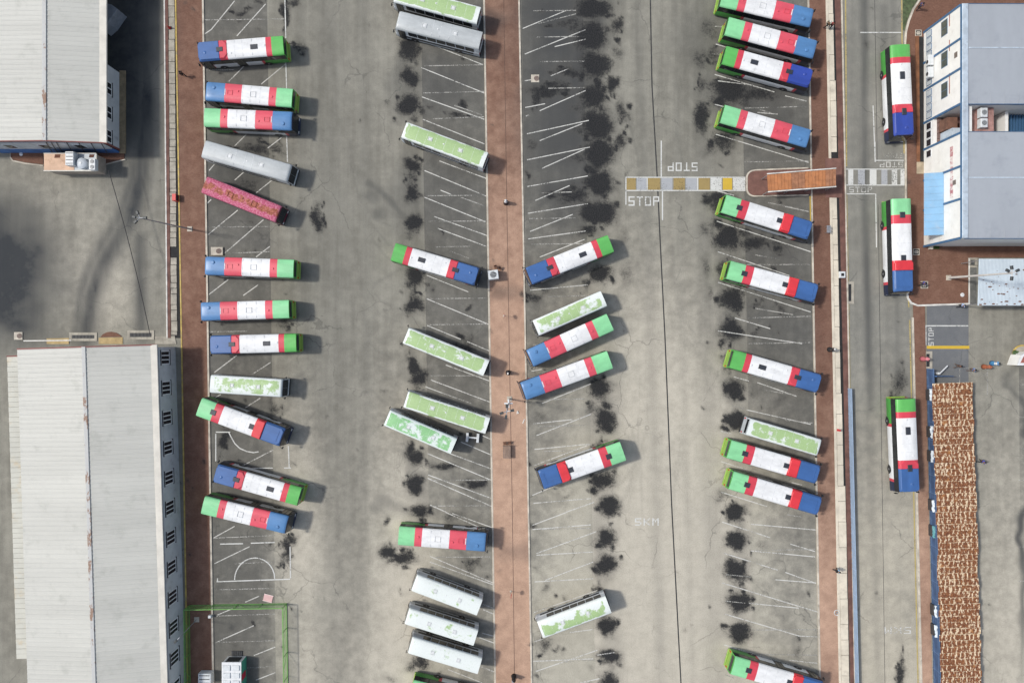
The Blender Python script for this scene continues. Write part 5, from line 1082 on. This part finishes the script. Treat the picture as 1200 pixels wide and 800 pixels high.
ps = thing('board', 'pink sheet of board lying outside the green fence', 'board', W(314.3, 700.3), -.25); g = MB(mat('pink board', (.62, .40, .38), .8, .08, 1)); g.box(-.62, .62, -.42, .42, .03, .07); g.build('sheet', ps); g = MB(mat('pale board rim', (.7, .58, .54), .8, .1)); g.box(-.66, .66, -.5, -.421, .03, .085); g.box(-.66, .66, .421, .5, .03, .085); g.build('rim', ps)

# ------------------------------------------------------------------ lamp masts, cable, street furniture
def mast(label, base, top, h, heads, col=M_METAL, rad=.13, cross=False):
    B = W(*base); T = W(top[0], top[1], h); t = thing('lamp_mast', label, 'lamp mast', B); d = T - B
    g = MB(M_KERB); g.box(-.35, .35, -.35, .35, .0, .2, 0, .04); g.build('base', t); g = MB(col); g.tube((0, 0, .1), d, rad, rad * .55, 10); g.build('pole', t, smooth=True)
    if cross:
        for k in range(2): g = MB(FRAME_W); p = d * .40; dx, dy = (.55, .09) if k == 0 else (.09, .55); g.box(p.x - dx, p.x + dx, p.y - dy, p.y + dy, p.z - .08 + k * .13, p.z + .05 + k * .13); g.build('cross_arm', t)
    g = MB(col); ar = .55
    for a in heads: g.tube(d, d + Vector((ar * math.cos(a), ar * math.sin(a), .1)), .05, None, 6)
    g.build('arm', t)
    for a in heads:
        m = mat('dark floodlight casing', (.045, .05, .05), .5, .2) if col is not FRAME_W else FRAME_W
        g = MB(m); e = d + Vector((ar * math.cos(a), ar * math.sin(a), .1)); u2 = Vector((math.cos(a), math.sin(a), 0)); v2 = Vector((-u2.y, u2.x, 0)); pl = [e - u2 * .12 - v2 * .15, e + u2 * .34 - v2 * .15, e + u2 * .34 + v2 * .15, e - u2 * .12 + v2 * .15]
        g.prism([(p.x, p.y) for p in pl], e.z - .1, e.z + .12, 0, .04); f = g.build('floodlight', t)
        g = MB(M_LAMP); pl = [e + (p - e) * .8 for p in pl]; g.prism([(p.x, p.y) for p in pl], e.z - .125, e.z - .101); g.build('lamp_glass', f)
mast('tall lamp mast leaning out over the left yard from the left pavement', (223, 268.5), (164, 255.5), 12.3, [PI * .95, PI * 1.25, PI * .62, PI * .0], M_METAL, .12)
mast('tall lamp mast rising from the plaza over the pale blue canopy', (1111, 325.5), (1186, 320), 12.3, [PI * .15, PI * .55, PI * 1.45, PI * .85], mat('pale mast steel', (.55, .52, .48), .5, .1, 2), .17)
mast('white-headed lamp mast in the middle of the central pavement', (597, 467), (594, 482), 12.6, [.2, PI * .5, PI + .3, PI * 1.45], M_METAL, .12, True)
mast('short lamp post inside the green fenced enclosure', (231, 725), (210.5, 746.5), 5.6, [PI * 1.25], M_METAL, .06)
g = MB(M_TRIM); a = W(127, 199, 3.2); c = W(176, 393, 4.0); pts = [a.lerp(c, i / 14) - Vector((0, 0, .5 * (1 - (2 * i / 14 - 1) ** 2))) for i in range(15)]
for p, q2 in zip(pts[:-1], pts[1:]): g.tube(p, q2, .045, None, 6)
tag(g.build('overhead_cable'), 'thin black cable strung between the two left warehouses', 'cable')
def sign_post(label, px, py, rz):
    t = thing('sign_post', label, 'sign', W(px, py) + Vector((0, 0, .12)), rz, 'round red signs on thin posts'); g = MB(M_METAL); g.tube((0, 0, 0), (0, 0, 1.75), .03, None, 8); g.build('post', t)
    g = MB(mat('red sign disc', (.50, .035, .03), .5, .1)); g.lathe([(.30, -.02), (.33, 0), (.30, .02)], 18, (.05, 0, 1.75), 'x'); g.build('disc', t); g = MB(M_KERB); g.lathe([(.16, 0), (.14, .06), (.05, .07)], 12); g.build('base', t)
sign_post('round red sign on a post in the central pavement, below the white cabinet', 590.7, 370, .25); sign_post('round red sign on a post low in the central pavement, beside the three white buses', 598.6, 692, -.2)
fl = box_unit('electrical_cabinet', 'white fan-topped cabinet on the central pavement beside a striped bus', 'cabinet', 572, 584, 316.5, 327, .12, 1.6, M_ACW, 1); fl.rotation_euler[2] = .13
def stool(label, px, py, rz):
    t = thing('stool', label, 'stool', W(px, py) + Vector((0, 0, .12)), rz, 'stools beside the white cabinet'); m = mat('brown stool wood', (.13, .06, .035), .7, .2, 4); g = MB(m); g.box(-.2, .2, -.2, .2, .42, .46, 0, .01); g.build('seat', t); 
    for sx in (-.16, .16):
        for sy in (-.16, .16): g = MB(m); g.tube((sx, sy, 0), (sx * .9, sy * .9, .42), .022, None, 6); g.build('leg', t)
    g = MB(m); g.box(-.2, .2, .17, .21, .461, .85); g.build('backrest', t)
stool('brown chair just above the white cabinet, left one', 580.8, 313.2, .3); stool('brown chair just above the white cabinet, right one', 586, 315, .9)
bn = thing('bench', 'weathered slatted bench table in the middle of the central pavement', 'bench', W(594, 528.5) + Vector((0, 0, .12)), .02); m = mat('weathered timber', (.24, .17, .13), .85, .25, 2)
for i in range(5): g = MB(m); g.box(-.52 + i * .21, -.52 + i * .21 + .19, -.85, .85, .74, .79); g.build('slat', bn)
for sx in (-.45, .45):
    for sy in (-.75, .75): g = MB(m); g.box(sx - .05, sx + .05, sy - .05, sy + .05, 0, .74); g.build('leg', bn)
g = MB(m); g.box(-.52, .52, .86, .92, .45, 1.1); g.build('backrest', bn)
for i, (x, y) in enumerate(((591.5, 518.5), (597, 518))): tag(MB(M_DKMETAL).build('x'), 'x', 'x') if False else stool(['dark chair at the upper end of the bench table, left one', 'dark chair at the upper end of the bench table, right one'][i], x, y, .1)
tr = thing('trolley', 'pale steel frame trolley beside the right end of the long green-roofed bus', 'trolley', W(554, 512), -.08); g = MB(M_ACW)
for sx in (-.9, .55): g.box(sx, sx + .35, -.62, .62, .35, .6, 0, .03)
g.box(-.55, .55, -.1, .1, .4, .55); g.build('frame', tr)
for sx in (-.7, .7):
    for sy in (-.55, .55): g = MB(M_TYRE); g.lathe([(.1, -.06), (.22, -.06), (.22, .06), (.1, .06)], 12, (sx, sy, .22), 'y'); g.build('wheel', tr)
rb = box_unit('bin', 'red rubbish bin on the left drain slabs', 'bin', 201.5, 206, 227, 235, .1, 1.0, mat('red plastic', (.58, .06, .05), .5, .1, 3)); g = MB(M_DARK); g.box(.2, .3, -.4, .4, .3, .85); g.build('slot', rb)
rc = thing('traffic_cone', 'small red cone near the top of the left drain slabs', 'cone', W(199.5, 33.5) + Vector((0, 0, .1))); g = MB(mat('red cone', (.40, .02, .02), .5, .1)); g.lathe([(.2, .04), (.05, .65), (.03, .68)], 12); g.build('cone_body', rc); g = MB(M_TRIM); g.box(-.24, .24, -.24, .24, 0, .04); g.build('base', rc)
hy = thing('hydrant', 'red hydrant on the right-hand cream drain beside the pale green bus', 'hydrant', W(981.3, 503.5) + Vector((0, 0, .13))); g = MB(mat('hydrant red', (.50, .03, .035), .45, .1)); g.lathe([(.17, 0), (.17, .06), (.11, .08), (.11, .5), (.15, .54), (.10, .68), (.02, .72)], 14); g.build('barrel', hy, smooth=True); g = MB(mat('hydrant red', (.5, .03, .035), .45)); g.tube((-.24, 0, .42), (.24, 0, .42), .06); g.build('outlet', hy)
tbn = thing('table', 'small grey slatted table on the right pavement below the island', 'table', W(968, 269.5) + Vector((0, 0, .12)))
for i in range(5): g = MB(M_METAL); g.box(-.28, .28, -.5 + i * .2, -.5 + i * .2 + .16, .68, .72); g.build('slat', tbn)
for sx in (-.22, .22):
    for sy in (-.42, .42): g = MB(M_METAL); g.tube((sx, sy, 0), (sx, sy, .68), .025, None, 6); g.build('leg', tbn)
wbx = box_unit('junction_box', 'small white square box with dark lid on the right road kerb', 'box', 984, 991, 318, 325.5, .1, .45, M_ACW); g = MB(M_DARK); g.box(-.2, .2, -.2, .2, .351, .37); g.build('lid', wbx)
grate('narrow grate against the right road kerb', 994, 997.5, 333, 353, 3)
rg = thing('hose_reel', 'pale coiled hose ring on the right pavement edge near the bottom', 'hose', W(980, 716.8) + Vector((0, 0, .13))); g = MB(M_ACW)
for k in range(22):
    a, c = 2 * PI * k / 22 * .85, 2 * PI * (k + 1) / 22 * .85; g.tube((.36 * math.cos(a), .36 * math.sin(a), .05), (.36 * math.cos(c), .36 * math.sin(c), .05), .045, None, 6)
g.build('coil', rg); g = MB(M_METAL); g.box(-.1, .1, -.1, .1, 0, .12); g.build('valve', rg)
rk = thing('rubble', 'two pale concrete scraps on the central pavement beside the lamp mast', 'rubble', W(606.5, 483) + Vector((0, 0, .12))); g = MB(M_KERBW); g.prism([(-.15, -.2), (.2, -.12), (.05, .25), (-.1, .2)], 0, .12, 0, .02); g.build('chunk', rk); g = MB(M_KERBW); g.bar((.7, -1.5, 0), (.95, -.9, 0), .12, .06); g.build('plank', rk)
wt = thing('lid', 'white round lid lying on the plaza beside the pale blue canopy', 'lid', W(1127, 345.5) + Vector((0, 0, .12))); g = MB(FRAME_W); g.lathe([(.27, 0), (.27, .05), (.22, .07), (.03, .08)], 16); g.build('disc', wt); g = MB(M_METAL); g.tube((-.05, 0, .08), (.05, 0, .1), .02); g.build('handle', wt)
wt = thing('lid', 'white round lid on the brick apron left of the peach annex', 'lid', W(25.5, 181) + Vector((0, 0, .1))); g = MB(FRAME_W); g.lathe([(.25, 0), (.25, .05), (.2, .07), (.03, .08)], 16); g.build('disc', wt); g = MB(M_METAL); g.tube((-.05, 0, .08), (.05, 0, .1), .02); g.build('handle', wt)
# planted kerb island at the right edge with a low red-roofed booth
struct(poly_slab('kerb', [(1186, 428)] + [(1186, 414)] + arc(1197, 415, 11, 175, 95, 6) + [(1215, 403.5), (1215, 405)] + arc(1197.5, 415.5, 10, 95, 175, 6) + [(1187.5, 426.8), (1215, 426.8), (1215, 428)], -.02, .13, M_YELK))
struct(poly_slab('traffic_island', [(1187.6, 426.7), (1187.6, 415.5)] + arc(1197.5, 415.5, 9.8, 175, 95, 6) + [(1215, 405.2), (1215, 426.7)], -.02, .10, M_SLAB))
bo = thing('booth', 'low red-roofed white booth cut off by the right edge of the photo', 'booth'); q = [W(x, y, 2.2) for x, y in [(1192.5, 428), (1197, 416), (1204, 412), (1230, 412), (1230, 428)]]; g = MB(C_WALL); g.prism([(p.x + .15, p.y) for p in q], -.02, 2.0); g.build('wall', bo); g = MB(FRAME_W); g.prism([(p.x, p.y) for p in q], 2.0, 2.2); g.build('roof', bo)
q = [W(x, y, 2.25) for x, y in [(1196, 425), (1199.5, 418), (1205, 414.5), (1228, 414.5), (1228, 425)]]; g = MB(mat('red brown roof felt', (.28, .10, .075), .8, .2, 1)); g.prism([(p.x, p.y) for p in q], 2.2, 2.28); g.build('roof_felt', bo)
def shrub(label, px, py, r, z0, seed):
    t = thing('shrub', label, 'shrub', W(px, py) + Vector((0, 0, z0))); rnd = random.Random(seed); g = MB([mat('shrub leaf', (.05, .10, .03), .7, .35, 3), mat('shrub leaf pale', (.09, .15, .05), .7, .3, 3)]); st = MB(mat('twig', (.09, .06, .04), .9, .2))
    for k in range(7): a = rnd.uniform(0, 6.28); st.tube((0, 0, 0), (r * .7 * math.cos(a), r * .7 * math.sin(a), rnd.uniform(.4, .8)), .025, .008, 5)
    st.build('stem', t)
    for k in range(900):
        a = rnd.uniform(0, 6.28); q2 = r * (1 + .25 * math.sin(3 * a + seed)) * rnd.random() ** .45; zz = rnd.uniform(.15, .9) * (1 - .5 * (q2 / r) ** 2); c = Vector((q2 * math.cos(a), q2 * math.sin(a), zz)); d = Vector((rnd.uniform(-1, 1), rnd.uniform(-1, 1), rnd.uniform(-.3, .9))).normalized() * .11; s = d.cross(Vector((rnd.uniform(-1, 1), rnd.uniform(-1, 1), 1))).normalized() * .045
        g.face([c - d, c + s, c + d, c - s], k % 3 == 0)
    stuff(g.build('foliage', t))
shrub('small dark green shrub on the yellow-kerbed island at the right edge', 1189, 416.5, .62, .1, 2)

# ------------------------------------------------------------------ people
def skin(name, verts, edges, rad, mats, sub=1):
    me = bpy.data.meshes.new('tmp'); me.from_pydata([tuple(v) for v in verts], edges, []); o = bpy.data.objects.new('tmp', me); COL.objects.link(o)
    o.modifiers.new('skin', 'SKIN'); s2 = o.modifiers.new('sub', 'SUBSURF'); s2.levels = sub; s2.render_levels = sub
    for i, v in enumerate(me.skin_vertices[0].data): v.radius = rad[i] if isinstance(rad[i], tuple) else (rad[i], rad[i]); v.use_root = i == 0
    dg = bpy.context.evaluated_depsgraph_get(); dg.update(); nm = bpy.data.meshes.new_from_object(o.evaluated_get(dg)); nm.name = name
    bpy.data.objects.remove(o); bpy.data.meshes.remove(me); nm.materials.clear()
    nm.materials.append(mats); nm.polygons.foreach_set('use_smooth', [True] * len(nm.polygons)); return nm
SKIN = mat('brown skin', (.22, .115, .07), .6, .06, 3)
# walking pose, facing +x, feet on z=0, height 1.70
J = {'pel': (0, 0, .93), 'spine': (.01, 0, 1.12), 'chest': (.02, 0, 1.32), 'neck': (.03, 0, 1.47), 'head0': (.05, 0, 1.54), 'head1': (.065, 0, 1.615), 'head2': (.05, 0, 1.68)}
def limb(side, fwd):
    s = side; return dict(hip=(0, .09 * s, .90), knee=(.10 * fwd + .05, .10 * s, .50), ank=(.24 * fwd - .04, .10 * s, .09), toe=(.24 * fwd + .12, .11 * s, .035),
        sh=(.02, .19 * s, 1.41), elb=(-.10 * fwd - .02, .25 * s, 1.13), wri=(-.17 * fwd + .09, .24 * s, .90), palm=(-.18 * fwd + .11, .235 * s, .84))
LL, RR = limb(1, 1), limb(-1, -1)
V = [J['pel'], J['spine'], J['chest'], J['neck'], J['head0'], J['head1'], J['head2']]; E = [(0, 1), (1, 2), (2, 3), (3, 4), (4, 5), (5, 6)]; RD = [(.13, .10), (.125, .095), (.15, .105), .055, .075, .098, .07]
V.append((.165, 0, 1.60)); E.append((5, 7)); RD.append(.018)                                                              # nose
for sgn in (-1, 1): V.append((.06, .092 * sgn, 1.605)); E.append((5, len(V) - 1)); RD.append(.02)                         # ears
for q2 in (LL, RR):
    b0 = len(V); sg = 1 if q2 is LL else -1
    V += [q2['hip'], q2['knee'], q2['ank'], q2['toe'], q2['sh'], q2['elb'], q2['wri'], q2['palm']]; RD += [.085, .06, .042, .036, .062, .044, .03, (.038, .02)]
    E += [(0, b0), (b0, b0 + 1), (b0 + 1, b0 + 2), (b0 + 2, b0 + 3), (2, b0 + 4), (b0 + 4, b0 + 5), (b0 + 5, b0 + 6), (b0 + 6, b0 + 7)]
    px, py, pz = q2['palm']
    for k, (dx, ln) in enumerate(((.03, .065), (.010, .075), (-.012, .07), (-.032, .055))):
        V += [(px + dx, py, pz - .045), (px + dx + .012, py - sg * .012, pz - .045 - ln)]; RD += [.0095, .008]; E += [(b0 + 7, len(V) - 2), (len(V) - 2, len(V) - 1)]
    V += [(px + .045, py - sg * .015, pz - .005), (px + .06, py - sg * .02, pz - .045)]; RD += [.0105, .009]; E += [(b0 + 7, len(V) - 2), (len(V) - 2, len(V) - 1)]
BODY = skin('body', V, E, RD, SKIN)
def cloth(name, pts, edges, rad): return skin(name, pts, edges, rad, SKIN)
SHIRT = cloth('shirt', [J['chest'], J['spine'], (0, 0, .90), (.03, 0, 1.44)] + [p for q2 in (LL, RR) for p in (q2['sh'], tuple((Vector(q2['sh']) * .25 + Vector(q2['elb']) * .75)))], [(0, 1), (1, 2), (0, 3), (0, 4), (4, 5), (0, 6), (6, 7)], [(.168, .122), (.145, .115), (.155, .12), .075, .078, .066, .078, .066])
TROUS = cloth('trousers', [(0, 0, .95)] + [p for q2 in (LL, RR) for p in (q2['hip'], q2['knee'], (q2['ank'][0], q2['ank'][1], q2['ank'][2] + .02))], [(0, 1), (1, 2), (2, 3), (0, 4), (4, 5), (5, 6)], [(.145, .112), .10, .078, .062, .10, .078, .062])
ROBE = None
g = MB(SKIN); g.lathe([(.108, -.03), (.112, .03), (.10, .075), (.06, .108), (.015, .118)], 16, (.035, 0, 1.62)); HAIR = g.mesh('hair'); HAIR.polygons.foreach_set('use_smooth', [True] * len(HAIR.polygons))
g = MB(SKIN); g.lathe([(.12, -.02), (.12, .03), (.10, .09), (.05, .12), (.01, .125)], 16, (.04, 0, 1.64)); g.prism([(.14, -.08), (.24, -.05), (.24, .05), (.14, .08)], 1.62, 1.635); CAP = g.mesh('cap')
g = MB(SKIN); g.lathe([(.26, 1.30), (.24, 1.36), (.15, 1.46), (.125, 1.56), (.13, 1.63), (.10, 1.71), (.04, 1.745)], 18, (.03, 0, 0)); SCARF = g.mesh('headscarf'); SCARF.polygons.foreach_set('use_smooth', [True] * len(SCARF.polygons))
g = MB(SKIN); g.lathe([(.36, .06), (.30, .5), (.24, .9), (.22, 1.15), (.2, 1.38), (.1, 1.45)], 20, (.01, 0, 0)); ROBE = g.mesh('robe'); ROBE.polygons.foreach_set('use_smooth', [True] * len(ROBE.polygons))
def bagmesh(): g = MB(SKIN); g.box(-.30, -.12, -.16, .16, 1.0, 1.42, 0, .05); return g.mesh('backpack')
BAG = bagmesh()
def person(label, px, py, rz, shirt, trous, hair=('hair', (.012, .011, .010)), extra=None, z=.12, robe=False):
    t = thing('person', label, 'person', W(px, py) + Vector((0, 0, z)), rz, 'people on foot in the depot')
    link('body', BODY, t)
    def part(nm, me, col):
        o = link(nm, me, t); o.material_slots[0].link = 'OBJECT'; o.material_slots[0].material = mat('cloth %.3f %.3f %.3f' % col, col, .85, .15, 4)
    part('shirt', SHIRT, shirt); part('trousers', TROUS, trous)
    part(hair[0], {'hair': HAIR, 'cap': CAP, 'headscarf': SCARF}[hair[0]], hair[1])
    if robe: part('robe', ROBE, shirt)
    if extra: part('backpack', BAG, extra)
K = (.012, .012, .014); WH = (.70, .69, .66)
person('person in black walking on the left pavement near the top buses', 217.5, 90, 2.5, K, K)
person('person in dark green with a white cap on the right pavement near the top', 966, 32.5, .2, (.02, .05, .025), K, ('cap', (.6, .6, .55)), None); person('person in dark red beside the one in a white cap, right pavement', 970.8, 33.5, 1.2, (.28, .02, .04), K, z=.17)
person('person in a white headscarf and dark robe on the central pavement', 592.8, 238, 4.6, (.05, .03, .03), (.08, .02, .02), ('headscarf', (.62, .6, .58)), None, robe=True)
person('person in black with a white cap on the central pavement', 595.5, 436.3, 4.3, K, K, ('cap', (.72, .7, .66)), None, robe=True)
person('person in black with a grey backpack at the bottom of the central pavement', 602, 791, 1.0, K, (.03, .02, .02), extra=(.32, .33, .36), robe=True)
person('person in dark blue on the brick plaza at the top right', 1073.5, 11.5, .7, (.02, .035, .14), K)
person('person in black with a pale cap on the right pavement, middle of the photo', 971.3, 409.5, 1.5, (.02, .02, .022), (.04, .045, .06), ('cap', (.65, .65, .62)), None, robe=True)
person('person in light blue with a dark bag on the right pavement, lower part', 977, 665.3, 0.0, (.20, .36, .50), K, extra=K)
person('person in pale blue shirt stepping off the plaza onto the driveway', 1121.5, 358.5, .4, (.30, .45, .70), K, z=0.005)
person('person in a pink robe and headscarf beside the dark slot at the driveway', 1079.5, 420.3, .3, (.48, .13, .15), K, ('headscarf', (.55, .2, .22)), None, robe=True)
person('person in bright blue with a white bag, rightmost of the driveway group', 1161.5, 425.5, 0, (.06, .22, .42), (.05, .05, .06), ('hair', (.02, .02, .02)), (.6, .6, .58), z=.005, robe=True)
person('person in orange-brown beside the one in bright blue, driveway', 1152, 429.5, .2, (.33, .10, .045), (.12, .06, .04), ('headscarf', (.30, .10, .05)), None, z=.005, robe=True)
person('person in grey-blue walking over the faded stop lettering on the driveway', 1134, 433, .1, (.10, .18, .34), (.10, .07, .06), z=.005)
person('person in dark brown, leftmost of the driveway group', 1117.8, 428.5, .8, (.06, .035, .03), (.10, .08, .07), z=.005)
person('person in royal blue at the right edge of the rusty shed', 1145.3, 539.3, .2, (.05, .07, .35), K, z=.0)
person('person in blue beside the front of the second right-road bus', 1076, 333, .5, (.03, .05, .26), K)
